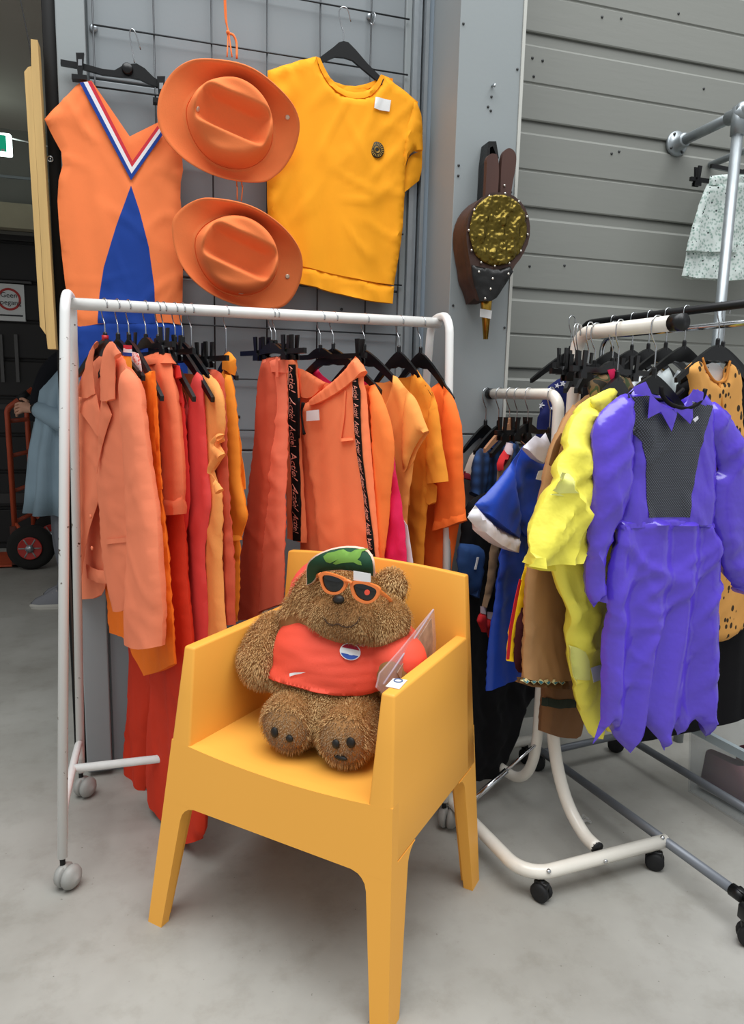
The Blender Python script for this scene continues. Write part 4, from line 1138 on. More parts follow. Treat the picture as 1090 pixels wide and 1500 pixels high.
for L_, R_, host, n_ in ((L1, R1, bk, 9), (L2, R2, ft_, 10)):
    tape = decal('side_tape', host, L_+R_[::-1], c_black, G, lift=.0035, t=.001, sm=0)
    LL = [Vector(huv(host, *p)) for p in L_]; RR = [Vector(huv(host, *p)) for p in R_]
    cum = [0.]
    for i in range(1, len(LL)): cum.append(cum[-1]+(LL[i]-LL[i-1]).length)
    Lt = cum[-1]
    def at(s, w, LL=LL, RR=RR, cum=cum):
        s = max(0, min(cum[-1]-1e-6, s))
        i = max(k for k in range(len(cum)-1) if cum[k] <= s)
        t = (s-cum[i])/(cum[i+1]-cum[i]); A = LL[i].lerp(LL[i+1], t); B = RR[i].lerp(RR[min(i+1, len(RR)-1)], t)
        return A.lerp(B, w)
    wd = (LL[1]-RR[1]).length
    v2, f2_ = text_data('Actie!', wd*.98)
    v2 = [(x*.66, y) for x, y in v2]
    xs = [p[0] for p in v2]; tw = max(xs)-min(xs)
    step = tw*1.28; k = 0; s0 = step*.45
    if host is ft_: s0 = step*.15
    while s0+k*step+tw/2 < Lt:
        cs = s0+k*step
        pts = []
        for (x, y) in v2:
            q = at(cs+x, .5+y/wd*.92); pts.append(host[1](q.x, q.y, .0062))
        lt = obj('lettering', pts, f2_, m_letter, G, smooth=False)
        ul = []
        for x, y in ((-tw*.42, -.43), (tw*.3, -.43), (tw*.3, -.37), (-tw*.42, -.37)):
            q = at(cs+x, .5+y); ul.append(host[1](q.x, q.y, .0062))
        obj('underline', ul, [(0, 1, 2, 3)], m_letter, G, smooth=False)
        k += 1
cloth('pocket_edge', f, [(497, 636), (502, 600), (505, 572), (507, 573), (505, 610), (500, 642), (518, 641), (518, 645), (499, 647)], c_act, G, t=.005, rim=.006, off=.022, sm=1, grid=.008)
MB().tube([f(*f.uv(444, 583), .016), f(*f.uv(444, 610), .018), f(*f.uv(444, 642), .018)], .0045, 8).build('drawstring', c_black, G)
MB().tube([f(*f.uv(455, 590), .028), f(*f.uv(453, 604), .03), f(*f.uv(455, 625), .03), f(*f.uv(457, 636), .03)], [.006, .003, .003, .0055], 8).build('drawstring', c_black, G)
cloth('price_tag', f, [(449, 602), (467, 600), (468, 615.5), (449, 617)], m_white, G, t=.0008, rim=.004, off=.036, sm=0)
hanger(f.top, f.a, 'long black clip hanger gripping the lettered jogging trousers', 'clip', half=.19, clips=(-.165, .165), drop=.093, group=GA)

# 14 magenta top and 15 neon sweater
f = rfr(489, 29); G = gar('satin_top', 'magenta red satin top with white lining behind the neon orange sweater', 'top', f, .8)
cloth('body', f, [(440, 556), (455, 538), (463, 534), (478, 556), (505, 566), (536, 556), (548, 566), (565, 600), (578, 672), (593, 759), (599, 840), (600, 880), (470, 880), (448, 700)], c_mag, G, t=.008, fold=F(.008, 13, 1.0, 111, .003), sm=1, off=-.02)
cloth('lining', f, [(590, 760), (597, 770), (605, 823), (608, 880), (590, 880)], m_wh, G, t=.004, off=-.035, sm=0)
hanger(f.top, f.a, 'black plastic hanger holding the magenta red satin top', half=.2, fall=.12, group=GA)
f = rfr(494, 29); G = gar('sweater', 'neon orange sweater with dropped shoulder beside the lettered jogging trousers', 'sweater', f, .8)
cloth('body', f, [(470, 566), (500, 574), (537, 563), (549, 563), (560, 580), (566, 640), (562, 760), (556, 870), (480, 870), (470, 700)], c_sweat, G, t=.010, fold=F(.008, 12, 1.0, 121, .002), sm=1, off=-.002)
cloth('sleeve', f, [(540, 566), (549, 563), (564, 588), (575, 625), (578, 650), (578, 670), (573, 713), (567, 787), (561, 840), (545, 840), (546, 700), (546, 640)], c_sweat, G, t=.018, rim=.035, fold=F(.006, 12, 3, 122, .002), sm=1, off=.016)

# 16 light t-shirt
f = rfr(535, 27); G = gar('t_shirt', 'light orange t-shirt with open rolled sleeve beside the neon orange sweater', 't-shirt', f, .8)
cloth('back_panel', f, [(524, 566), (545, 560), (568, 561), (580, 552), (600, 600), (600, 740), (530, 740)], c_pale, G, t=.004, off=-.022, sm=1)
cloth('body', f, [(530, 575), (548, 575), (562, 600), (572, 580), (577, 550), (584, 553), (604, 580), (604, 650), (604, 690), (596, 743), (594, 800), (600, 870), (545, 870), (528, 700)], c_pale, G, t=.010, fold=F(.009, 12, 1.2, 131, .002), sm=1)
cloth('sleeve', f, [(596, 572), (604, 579), (611, 589), (620, 612), (628, 631), (618, 638), (608, 655), (602, 670), (596, 690), (591, 692), (589, 670), (589, 630), (592, 595)], c_pale, G, t=.016, rim=.03, fold=F(.006, 14, 4, 132, .003), sm=1, off=.018)
cloth('sleeve_lining', f, [(624, 632), (628, 634), (612, 658), (606, 678), (594, 692), (596, 680), (604, 664), (613, 648)], c_pale, G, t=.004, rim=.006, off=.008, sm=1, grid=.008)
hanger(f.top, f.a, 'black plastic hanger holding the light orange t-shirt', half=.19, fall=.13, group=GA)
# 17 ochre t-shirt
f = rfr(586, 24); G = gar('t_shirt', 'ochre yellow t-shirt with dropped sleeve between the light and the strong orange shirts', 't-shirt', f, .8)
cloth('back_panel', f, [(560, 562), (582, 554), (599, 553), (610, 545), (630, 600), (630, 740), (565, 740)], c_och, G, t=.004, off=-.022, sm=1)
cloth('body', f, [(570, 575), (588, 570), (598, 585), (603, 544), (609, 541), (638, 576), (640, 640), (632, 720), (629, 745), (622, 830), (620, 880), (585, 880), (570, 700)], c_och, G, t=.010, fold=F(.010, 12, 1.0, 141, .003), sm=1)
cloth('sleeve', f, [(634, 573), (643, 598), (648, 640), (655, 683), (658, 705), (640, 707), (625, 709), (624, 670), (627, 610)], c_och, G, t=.016, rim=.03, fold=F(.006, 14, 4, 142, .003), sm=1, off=.018)
cloth('sleeve', f, [(622, 680), (628, 700), (641, 712), (640, 735), (632, 739), (622, 730), (616, 722), (616, 700)], c_och, G, t=.010, rim=.02, fold=F(.006, 20, 10, 143, .003), sm=1, off=.004)
hanger(f.top, f.a, 'black plastic hanger holding the ochre yellow t-shirt', half=.15, fall=.13, group=GA)
# 18 strong orange long t-shirt
f = rfr(618, 24); G = gar('t_shirt', 'strong orange oversized t-shirt hanging last on the white rack beside the pillar', 't-shirt', f, .8)
cloth('body', f, [(610, 575), (628, 572), (639, 563), (646, 557), (664, 584), (674, 640), (674, 760), (667, 800), (661, 835), (658, 890), (625, 890), (612, 700)], c_long, G, t=.010, fold=F(.008, 12, 1.0, 151, .002), sm=1)
cloth('sleeve', f, [(650, 566), (665, 585), (673, 608), (678, 630), (680, 700), (683, 762), (660, 770), (635, 777), (636, 740), (643, 660), (648, 610)], c_long, G, t=.020, rim=.04, fold=F(.006, 12, 3, 152, .002), sm=1, off=.02)
cloth('sleeve_hem', f, [(636, 757), (660, 752), (682, 746), (683, 762), (660, 771), (635, 778)], c_long, G, t=.018, rim=.012, off=.023, sm=0)
hanger(f.top, f.a, 'black plastic hanger holding the strong orange oversized t-shirt', half=.145, fall=.135, group=GA)
# ------------------------------------------------------------------ costumes on the cream rack and the black and chrome rack
def bfr(root, d, off=0., rot=0.):
    O = root+DV*d+EV*off; c, s_ = cos(radians(rot)), sin(radians(rot))
    U = EV*c+DV*s_
    f = Fr(O, U); f.O.z = 0; f.rot = U; return f
def bh(f, ztop, label, kind='shirt', **k): return hanger(Vector((f.O.x, f.O.y, ztop)), 0, label, kind, U=f.U, **k)
GB = 'hangers on the cream rack'; GD = 'hangers on the black and chrome rack'
m_purple = mat('purple_satin', '#5a40cc', .24, var=(6, .06), bump=(12, .7, .01), sheen=.5, spec=.9)
m_yel = mat('yellow_rainwear', '#f6ea58', .5, var=(8, .04), bump=(22, .5, .008), spec=.4)
m_tan = fabric('tan_suede', '#b4875a', .9, .3); m_brn = fabric('brown_suede', '#7b5638', .9, .3)
m_cape = mat('royal_blue_satin', '#1c44ae', .38, var=(6, .08), bump=(18, .3, .006), sheen=.2)
m_navy = fabric('navy_cotton', '#1d2358', .8); m_wsat = mat('white_satin', '#e2e0e8', .4, bump=(18, .2, .005))
m_blk = fabric('black_cotton', '#0e0d10', .85); m_maroon = fabric('dark_maroon', '#43191c', .9)
def netting():
    m = bpy.data.materials.new('black_netting'); m.use_nodes = True
    N = m.node_tree.nodes; L = m.node_tree.links; b = N['Principled BSDF']
    b.inputs['Roughness'].default_value = .5
    tc = N.new('ShaderNodeTexCoord'); mp = N.new('ShaderNodeMapping'); mp.inputs['Rotation'].default_value = (0, radians(45), 0)
    L.new(tc.outputs['Object'], mp.inputs[0])
    ch_ = N.new('ShaderNodeTexVoronoi'); ch_.inputs['Scale'].default_value = 190; ch_.inputs['Randomness'].default_value = .0; mp.inputs['Scale'].default_value = (1, .02, 1)
    L.new(mp.outputs[0], ch_.inputs['Vector'])
    r = N.new('ShaderNodeValToRGB'); r.color_ramp.elements[0].position = .3; r.color_ramp.elements[1].position = .42
    r.color_ramp.elements[0].color = (*lin('#585c66'), 1); r.color_ramp.elements[1].color = (*lin('#1a1b20'), 1)
    L.new(ch_.outputs['Distance'], r.inputs[0]); L.new(r.outputs[0], b.inputs['Base Color'])
    return m
m_net = netting()
def spots():
    m = mat('spotted_apricot', '#dfa052', .9)
    N = m.node_tree.nodes; L = m.node_tree.links; b = N['Principled BSDF']
    tc = N.new('ShaderNodeTexCoord'); mp = N.new('ShaderNodeMapping'); mp.inputs['Scale'].default_value = (1, .01, .7)
    L.new(tc.outputs['Object'], mp.inputs[0])
    v = N.new('ShaderNodeTexVoronoi'); v.inputs['Scale'].default_value = 46; v.inputs['Randomness'].default_value = .8
    L.new(mp.outputs[0], v.inputs['Vector'])
    r = N.new('ShaderNodeValToRGB'); r.color_ramp.elements[0].position = .30; r.color_ramp.elements[1].position = .34
    r.color_ramp.elements[0].color = (*lin('#3a2a14'), 1); r.color_ramp.elements[1].color = (*lin('#dfa052'), 1)
    L.new(v.outputs['Distance'], r.inputs[0]); L.new(r.outputs[0], b.inputs['Base Color']); return m
m_spot = spots()
def plaid(name, c1, c2, c3):
    m = mat(name, c1, .85)
    N = m.node_tree.nodes; L = m.node_tree.links; b = N['Principled BSDF']
    tc = N.new('ShaderNodeTexCoord')
    def wave(dir_, sc):
        w = N.new('ShaderNodeTexWave'); w.bands_direction = dir_; w.inputs['Scale'].default_value = sc; w.inputs['Distortion'].default_value = .3
        L.new(tc.outputs['Object'], w.inputs['Vector']); return w
    a, c = wave('X', 9), wave('Z', 9)
    m1 = N.new('ShaderNodeMix'); m1.data_type = 'RGBA'; m1.inputs[6].default_value = (*lin(c1), 1); m1.inputs[7].default_value = (*lin(c2), 1)
    L.new(a.outputs[0], m1.inputs[0])
    m2 = N.new('ShaderNodeMix'); m2.data_type = 'RGBA'; m2.inputs[7].default_value = (*lin(c3), 1)
    mm = N.new('ShaderNodeMath'); mm.operation = 'MULTIPLY'; mm.inputs[1].default_value = .6
    L.new(c.outputs[0], mm.inputs[0]); L.new(mm.outputs[0], m2.inputs[0]); L.new(m1.outputs[2], m2.inputs[6]); L.new(m2.outputs[2], b.inputs['Base Color'])
    return m
m_plaid = plaid('blue_plaid', '#31558c', '#16243f', '#0f1a30')
m_camo = mat('camouflage', '#5c4a30', .85)
def camo_pattern():
    m = m_camo; N = m.node_tree.nodes; L = m.node_tree.links; b = N['Principled BSDF']
    tc = N.new('ShaderNodeTexCoord'); n = N.new('ShaderNodeTexNoise'); n.inputs['Scale'].default_value = 26; n.inputs['Detail'].default_value = 1
    L.new(tc.outputs['Object'], n.inputs['Vector'])
    r = N.new('ShaderNodeValToRGB'); r.color_ramp.interpolation = 'CONSTANT'
    e = r.color_ramp.elements; e[0].color = (*lin('#2c2a22'), 1); e[1].position = .44; e[1].color = (*lin('#6b5438'), 1)
    q = e.new(.52); q.color = (*lin('#3f4a2c'), 1); q = e.new(.6); q.color = (*lin('#8a6f4c'), 1)
    L.new(n.outputs[0], r.inputs[0]); L.new(r.outputs[0], b.inputs['Base Color'])
camo_pattern()

# --- purple costume dress at the tip of the tall arm
f = bfr(pB, -.285, 0, 4); G = thing('costume_dress', 'purple satin witch dress with black netting bodice and zigzag hem', 'dress', f(0, .35))
fp = F(.007, 9, 2.0, 201, .004)
cloth('bodice_back', f, [(925, 580), (945, 566), (958, 576), (988, 592), (1012, 578), (1022, 570), (1040, 590), (1040, 765), (906, 765)], m_purple, G, t=.004, off=-.035, sm=1)
bod = cloth('bodice', f, [(918, 578), (930, 566), (946, 560), (956, 580), (970, 593), (988, 597), (1004, 592), (1016, 572), (1032, 574), (1043, 592), (1043, 640), (1048, 690), (1042, 730), (1040, 768), (1000, 766), (950, 766), (905, 770), (912, 730), (922, 690), (921, 620)], m_purple, G, t=.020, rim=.03, fold=fp, sm=1)
decal('net_panel', bod, [(918, 577), (926, 581), (950, 579), (958, 604), (968, 606), (984, 630), (991, 603), (1012, 620), (1014, 588), (1036, 593), (1043, 594), (1030, 640), (1021, 680), (1012, 730), (1010, 758), (950, 758), (946, 700), (941, 648), (926, 628), (923, 600)], m_net, G, lift=.0015, sm=0)
cloth('collar', f, [(928, 567), (946, 559), (956, 580), (970, 595), (986, 599), (992, 606), (984, 632), (968, 603), (949, 613), (952, 580), (930, 577)], m_purple, G, t=.003, rim=.006, off=.034, sm=0)
cloth('collar', f, [(986, 599), (1004, 594), (1016, 570), (1030, 574), (1035, 595), (1014, 587), (1015, 612), (1011, 621), (992, 603)], m_purple, G, t=.003, rim=.006, off=.036, sm=0)
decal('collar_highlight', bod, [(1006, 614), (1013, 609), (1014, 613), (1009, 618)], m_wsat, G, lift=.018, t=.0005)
NK = [(952, 566), (953, 578), (963, 590), (976, 596), (990, 597), (1003, 592), (1012, 582), (1016, 570)]
MB().tube([f(*f.uv(a, b), .034) for a, b in NK], .0055, 8).build('neck_binding', c_black, G)
MB().tube([f(*f.uv(a, b), -.03) for a, b in [(952, 566), (964, 582), (984, 586), (1004, 580), (1016, 570)]], .005, 8).build('neck_binding', c_black, G)
cloth('sleeve', f, [(926, 578), (912, 576), (897, 588), (880, 606), (868, 628), (865, 680), (861, 746), (859, 790), (858, 850), (861, 878), (868, 889), (874, 880), (884, 880), (884, 850), (888, 810), (898, 778), (908, 750), (922, 720), (922, 640)], m_purple, G, t=.030, rim=.05, off=.010, fold=F(.008, 10, 4, 203, .006), sm=1)
cloth('sleeve', f, [(1040, 590), (1050, 588), (1066, 606), (1082, 632), (1090, 680), (1094, 760), (1098, 850), (1096, 872), (1082, 869), (1070, 857), (1058, 840), (1050, 800), (1040, 764), (1044, 700), (1054, 688), (1040, 650), (1030, 630)], m_purple, G, t=.030, rim=.05, off=.000, fold=F(.009, 10, 4, 204, .007), sm=1)
sk = [(905, 764), (950, 760), (1000, 759), (1040, 764), (1050, 800), (1054, 860), (1050, 950), (1048, 1030), (1051, 1060), (1035, 1081), (1016, 1052), (997, 1079), (984, 1054), (974, 1066), (965, 1095), (941, 1048), (918, 1100), (886, 1052), (869, 1090), (877, 1052), (880, 980), (884, 900), (890, 830)]
def pleat(u, v): return .017*sin(u*52+1.0*noise.noise(Vector((u*5, v*2.2, 4)))*2)*min(1, max(.5, (1.02-v)*3))
cloth('skirt', f, sk, m_purple, G, t=.020, rim=.026, off=.006, fold=F(.004, 9, 1.2, 206, .007), sm=0, base=pleat, hem=True, grid=.010)
cloth('gathered_waist', f, [(904, 762), (950, 757), (1000, 756), (1042, 762), (1044, 772), (1000, 768), (950, 769), (902, 774)], m_purple, G, t=.018, rim=.012, off=.006, sm=0, fold=[(.005, 110, 8, 2, 0, 0)], grid=.007)
cloth('skirt_back', f, [(900, 780), (1044, 780), (1046, 1020), (1026, 1040), (1008, 1018), (985, 1046), (955, 1022), (932, 1046), (905, 1020), (888, 1036)], m_purple, G, t=.006, off=-.05, sm=0, fold=F(.012, 12, 1, 207, .003), hem=False)
bh(f, ZB, 'black plastic hanger holding the purple satin witch dress', half=.165, fall=.115, drop=.115, barr=.0185, group=GB)

# --- yellow rain suit
f = bfr(pB, -.175, -.012, 18); G = thing('rain_suit', 'bright yellow rain jacket and trousers behind the purple witch dress', 'rain suit', f(0, .35))
fy = F(.009, 8, 4, 211, .013)
ub_ = cloth('jacket', f, [(846, 598), (870, 580), (888, 570), (930, 575), (950, 620), (950, 820), (860, 818), (840, 700), (836, 640)], m_yel, G, t=.020, rim=.03, fold=fy, sm=1, off=-.012)
jk = cloth('sleeve', f, [(848, 598), (866, 586), (880, 610), (884, 680), (880, 760), (866, 812), (846, 816), (824, 820), (800, 822), (768, 828), (772, 800), (790, 738), (818, 663), (834, 622)], m_yel, G, t=.034, rim=.055, fold=fy, sm=1, off=.022)
cloth('sleeve_opening', f, [(769, 826), (800, 820), (846, 814), (862, 812), (858, 826), (834, 832), (806, 836), (780, 834)], m_yel, G, t=.010, rim=.02, off=.0, sm=1)
cloth('collar', f, [(864, 585), (880, 574), (898, 567), (905, 574), (900, 586), (878, 612), (870, 604)], m_yel, G, t=.012, off=.034, sm=1)
m_refl = mat('pale_reflective_patch', '#eeec86', .45); m_refw = mat('grey_reflective_band', '#c9cbd4', .35)
decal('reflective_patch', jk, [(816, 698), (824, 692), (836, 694), (842, 706), (838, 720), (829, 728), (818, 726), (814, 714)], m_refl, G, lift=.0006, t=.0004, sm=2)
lg = cloth('trouser_leg', f, [(806, 812), (860, 808), (892, 815), (892, 900), (886, 980), (880, 1040), (874, 1076), (863, 1080), (852, 1050), (843, 1019), (836, 975), (831, 942), (822, 890)], m_yel, G, t=.024, rim=.045, fold=F(.010, 10, 5, 213, .011), sm=1, off=.006)
decal('reflective_band', lg, [(864, 978), (884, 972), (884, 994), (868, 999)], m_refw, G, lift=.003, t=.002)
decal('reflective_patch', lg, [(834, 950), (848, 948), (862, 958), (864, 996), (845, 1000), (838, 980)], m_refl, G, lift=.001, sm=1)
cloth('trouser_leg', f, [(868, 815), (930, 815), (925, 960), (912, 1060), (886, 1070), (888, 950)], m_yel, G, t=.020, rim=.04, fold=F(.010, 10, 5, 214, .006), sm=1, off=-.02)
bh(f, ZB, 'black plastic hanger holding the yellow rain suit', half=.13, fall=.09, drop=.12, barr=.0185, group=GB)

# --- tan fringed costume nearest the post
f = bfr(pB, -.085, -.03, 24); G = thing('fringed_costume', 'tan suede costume with patterned hem braid behind the yellow rain suit', 'costume', f(0, .35))
cloth('tunic', f, [(826, 610), (848, 582), (870, 574), (900, 590), (880, 700), (850, 820), (840, 900), (833, 995), (800, 998), (763, 992), (766, 900), (772, 830), (786, 760), (806, 690), (812, 650)], m_tan, G, t=.014, rim=.02, fold=F(.009, 9, 1.3, 221, .003), sm=1)
cloth('sleeve', f, [(838, 592), (846, 600), (840, 640), (822, 700), (806, 740), (790, 790), (782, 800), (792, 735), (802, 680), (814, 640)], m_tan, G, t=.020, rim=.03, off=.02, sm=1, fold=F(.006, 10, 4, 222))
cloth('shoulder_yoke', f, [(822, 634), (812, 650), (804, 680), (812, 684), (822, 650), (828, 640)], m_brn, G, t=.005, off=.042, sm=1)
br = cloth('hem_braid', f, [(757, 992), (771, 992), (800, 995), (831, 993), (829, 1007), (800, 1006), (770, 1003), (760, 1000)], fabric('braid_brown', '#6d4c2c', .8), G, t=.018, rim=.006, off=.003, sm=0)
m_teal = fabric('braid_teal', '#3f7f8f', .7); m_cream2 = fabric('braid_cream', '#ded29a', .7)
for k in range(6):
    x = 771+k*10.4; y = 997.5+.6*min(k, 3)
    decal('braid_motif', br, [(x-4.6, y), (x, y-4.2), (x+4.6, y), (x, y+4.2)], m_cream2, G, lift=.001, t=.0006)
    decal('braid_motif', br, [(x-2.8, y), (x, y-2.8), (x+2.8, y), (x, y+2.8)], m_teal, G, lift=.0025, t=.0006)
tr_ = cloth('trouser_leg', f, [(796, 990), (850, 990), (852, 1040), (848, 1068), (840, 1078), (815, 1078), (790, 1070), (792, 1040)], m_brn, G, t=.020, rim=.03, off=-.04, sm=1, fold=F(.006, 9, 2, 223))
decal('trouser_band', tr_, [(793, 1021), (820, 1025), (850, 1024), (851, 1036), (820, 1038), (792, 1033)], fabric('dark_green_band', '#2b3128', .9), G, lift=.002, t=.002)
cloth('side_fringe', f, [(764, 890), (756, 920), (752, 960), (757, 985), (768, 985), (768, 890)], m_maroon, G, t=.012, off=-.02, sm=1, fold=[(.006, 70, 10, 3, 0, 0)])
bh(f, ZB, 'black plastic hanger holding the tan fringed costume', half=.06, fall=.05, drop=.1, barr=.0185, group=GB)
# flag coloured costume strip
f = bfr(pB, -.045, -.04, 26); G = thing('striped_costume', 'yellow costume with red side stripe behind the tan suede costume', 'costume', f(0, .5))
cloth('body', f, [(790, 720), (860, 640), (870, 800), (800, 960), (757, 968), (743, 968), (748, 930), (762, 860), (772, 820)], fabric('warm_yellow', '#f3c419', .75), G, t=.010, fold=F(.006, 10, 2, 231), sm=0, off=0)
cloth('stripe', f, [(764, 850), (758, 880), (750, 925), (746, 966), (742, 966), (746, 920), (754, 878), (761, 848)], fabric('stripe_red', '#cf2a2c', .75), G, t=.004, off=.01, sm=0)
bh(f, ZB, 'black plastic hanger holding the yellow costume with red stripe', half=.05, fall=.05, drop=.1, barr=.0185, group=GB)
# camouflage shirt on clip hanger and pink tie
f = bfr(pB, -.13, .01, 14); G = thing('camouflage_shirt', 'brown camouflage shirt between the rain suit and the tan costume', 'shirt', f(0, .8))
cloth('body', f, [(862, 560), (880, 548), (905, 548), (926, 556), (940, 620), (940, 760), (880, 760), (866, 640)], m_camo, G, t=.012, fold=F(.008, 10, 2, 235, .004), sm=1)
cloth('strap', f, [(890, 542), (900, 540), (906, 552), (904, 568), (896, 560)], c_mag, G, t=.006, off=.03, sm=1)
bh(f, ZB, 'black clip hanger gripping the brown camouflage shirt', 'clip', half=.17, clips=(-.13, .1), drop=.085, barr=.0185, group=GB)
f = bfr(pB, -.03, -.02, 30)
bh(f, ZB, 'empty black clip hanger beside the post of the tall arm', 'clip', half=.16, clips=(-.11, -.03, .08), drop=.075, barr=.0185, group=GB)
f = bfr(pB, -.075, 0, 8)
bh(f, ZB, 'empty black clip hanger between the costumes on the tall arm', 'clip', half=.16, clips=(-.1, .1), drop=.09, barr=.0185, group=GB)

# --- short arm: blue cape, plaid shirt, dark clothes
f = bfr(pC, .03, -.005, 20); G = thing('blue_costume', 'royal blue satin costume with white collar and white sleeve border', 'costume', f(0, .5))
fc = F(.010, 9, 1.6, 241, .004)
cloth('body', f, [(768, 652), (800, 668), (812, 690), (806, 780), (800, 900), (790, 985), (757, 994), (735, 1000), (712, 1012), (718, 930), (728, 850), (742, 760), (752, 690)], m_cape, G, t=.012, rim=.02, fold=fc, sm=1, off=-.02)
cloth('front_panel', f, [(768, 656), (796, 676), (804, 700), (796, 740), (784, 790), (770, 790), (756, 760), (748, 700)], m_cape, G, t=.010, off=.01, fold=fc, sm=1)
cloth('sleeve', f, [(766, 655), (760, 664), (746, 684), (720, 712), (696, 740), (704, 750), (730, 772), (760, 790), (763, 780), (758, 740), (750, 700), (756, 680)], m_cape, G, t=.022, rim=.04, off=.03, fold=F(.008, 9, 3, 243, .004), sm=1)
cloth('sleeve_border', f, [(694, 740), (704, 752), (730, 774), (761, 789), (755, 809), (740, 804), (720, 794), (700, 778), (684, 758)], m_wsat, G, t=.020, rim=.02, off=.034, sm=1, fold=F(.004, 9, 3, 244, .002))
cloth('collar', f, [(766, 655), (784, 638), (792, 642), (799, 634), (806, 650), (802, 664), (796, 680), (782, 672)], m_wsat, G, t=.010, rim=.015, off=.036, sm=0)
cloth('price_tag', f, [(789, 690), (797, 688), (795, 704), (785, 702)], m_white, G, t=.0008, rim=.003, off=.04, sm=0)
bh(f, ZCa, 'black plastic hanger holding the royal blue satin costume', half=.16, fall=.11, drop=.11, barr=.0165, group=GB)
f = bfr(pC, .30, .0, 16); G = thing('plaid_shirt', 'blue plaid shirt with dark collar hanging behind the royal blue costume', 'shirt', f(0, .6))
cloth('body', f, [(703, 655), (720, 645), (738, 638), (760, 650), (780, 700), (780, 860), (700, 860), (704, 740)], m_plaid, G, t=.012, fold=F(.008, 10, 1.5, 251), sm=1, off=-.01)
cloth('sleeve', f, [(704, 656), (696, 664), (692, 690), (690, 720), (698, 728), (706, 730), (714, 700), (718, 664)], m_plaid, G, t=.024, rim=.04, off=.02, sm=1)
cloth('collar', f, [(712, 652), (738, 637), (746, 640), (730, 652), (724, 660)], fabric('dark_denim', '#1d2b4d', .85), G, t=.008, off=.02, sm=1)
bh(f, ZCa, 'black plastic hanger holding the blue plaid shirt', half=.11, fall=.08, drop=.10, barr=.0165, group=GB)
f = bfr(pC, .36, -.01, 14); G = thing('cream_top', 'cream top with dark red cuff at the far end of the short arm', 'top', f(0, .6))
cloth('sleeve', f, [(700, 660), (690, 664), (682, 684), (680, 694), (692, 700), (700, 690)], fabric('cream_cotton', '#c9b9ac', .85), G, t=.016, sm=1)
cloth('cuff', f, [(680, 690), (692, 692), (690, 704), (679, 700)], fabric('wine_red', '#7d1b2b', .8), G, t=.016, off=.003, sm=0)
cloth('body', f, [(696, 660), (760, 660), (770, 820), (696, 820)], fabric('cream_cotton', '#c9b9ac', .85), G, t=.008, off=-.02, sm=0)
bh(f, ZCa, 'black plastic hanger holding the cream top with dark red cuff', half=.10, fall=.08, drop=.10, barr=.0165, group=GB)
f = bfr(pC, .20, 0, 18); G = thing('denim_jacket', 'dark clothes bundle of black coat and folded blue denim behind the armchair back', 'coat', f(0, .2))
cloth('body', f, [(684, 735), (720, 720), (770, 700), (800, 800), (790, 1000), (760, 1060), (735, 1130), (700, 1140), (676, 1140), (668, 900), (672, 780)], m_blk, G, t=.020, rim=.03, fold=F(.015, 10, 1.2, 261, .004), sm=1)
dn = cloth('denim_part', f, [(674, 796), (700, 798), (709, 806), (706, 840), (698, 876), (684, 868), (670, 836)], fabric('mid_denim', '#24406e', .85, .6), G, t=.020, rim=.02, off=.03, sm=1, fold=F(.005, 20, 3, 263, .002))
decal('denim_seam', dn, [(698, 816), (701, 816), (697, 834), (694, 834)], m_white, G, lift=.002, t=.0006)
bh(f, ZCa, 'black plastic hanger holding the black coat with blue denim', half=.12, fall=.08, drop=.10, barr=.0165, group=GB)
f = bfr(pC, .13, -.01, 18); G = thing('scarf', 'beige scarf with red and white tassel ends hanging below the blue sleeve', 'scarf', f(0, .5))
cloth('scarf_body', f, [(730, 668), (745, 655), (752, 660), (742, 700), (736, 760), (730, 820), (722, 870), (712, 890), (706, 888), (714, 840), (720, 780)], fabric('beige_wool', '#8a7056', .9), G, t=.010, sm=1, fold=F(.004, 20, 2, 271))
m_tred = fabric('tassel_red', '#c22a2e', .85); m_twh = fabric('tassel_white', '#cdb6b8', .85)
cloth('top_band', f, [(736, 660), (746, 656), (748, 668), (738, 684), (730, 690), (728, 682)], m_tred, G, t=.012, off=.012, sm=1)
cloth('top_band', f, [(742, 648), (752, 650), (748, 668), (738, 664)], m_twh, G, t=.012, off=.013, sm=1)
for (x, y) in ((704, 896), (714, 904)):
    cloth('tassel_band', f, [(x, y-8), (x+8, y-7), (x+8, y+4), (x, y+2)], m_twh, G, t=.008, off=.004, sm=0)
    cloth('tassel', f, [(x, y+1), (x+8, y+3), (x+9, y+28), (x+2, y+30), (x-5, y+14)], m_tred, G, t=.009, off=.004, sm=1, fold=[(.004, 120, 10, 2, 0, 0)], grid=.007)
bh(f, ZCa, 'black clip hanger holding the beige scarf with red tassels', 'clip', half=.15, clips=(-.12, -.06, .0), drop=.095, barr=.0165, group=GB)
f = bfr(pC, .24, 0, 10)
bh(f, ZCa, 'tan wooden-topped hanger among the black hangers of the short arm', half=.10, fall=.08, drop=.09, barr=.0165, group=GB)
for ch_ in list(bpy.data.objects):
    if ch_.get('label') == 'tan wooden-topped hanger among the black hangers of the short arm':
        for c_ in ch_.children:
            if c_.name.startswith('hanger_body'): c_.data.materials[0] = mat('pale_wood', '#a97a58', .6)
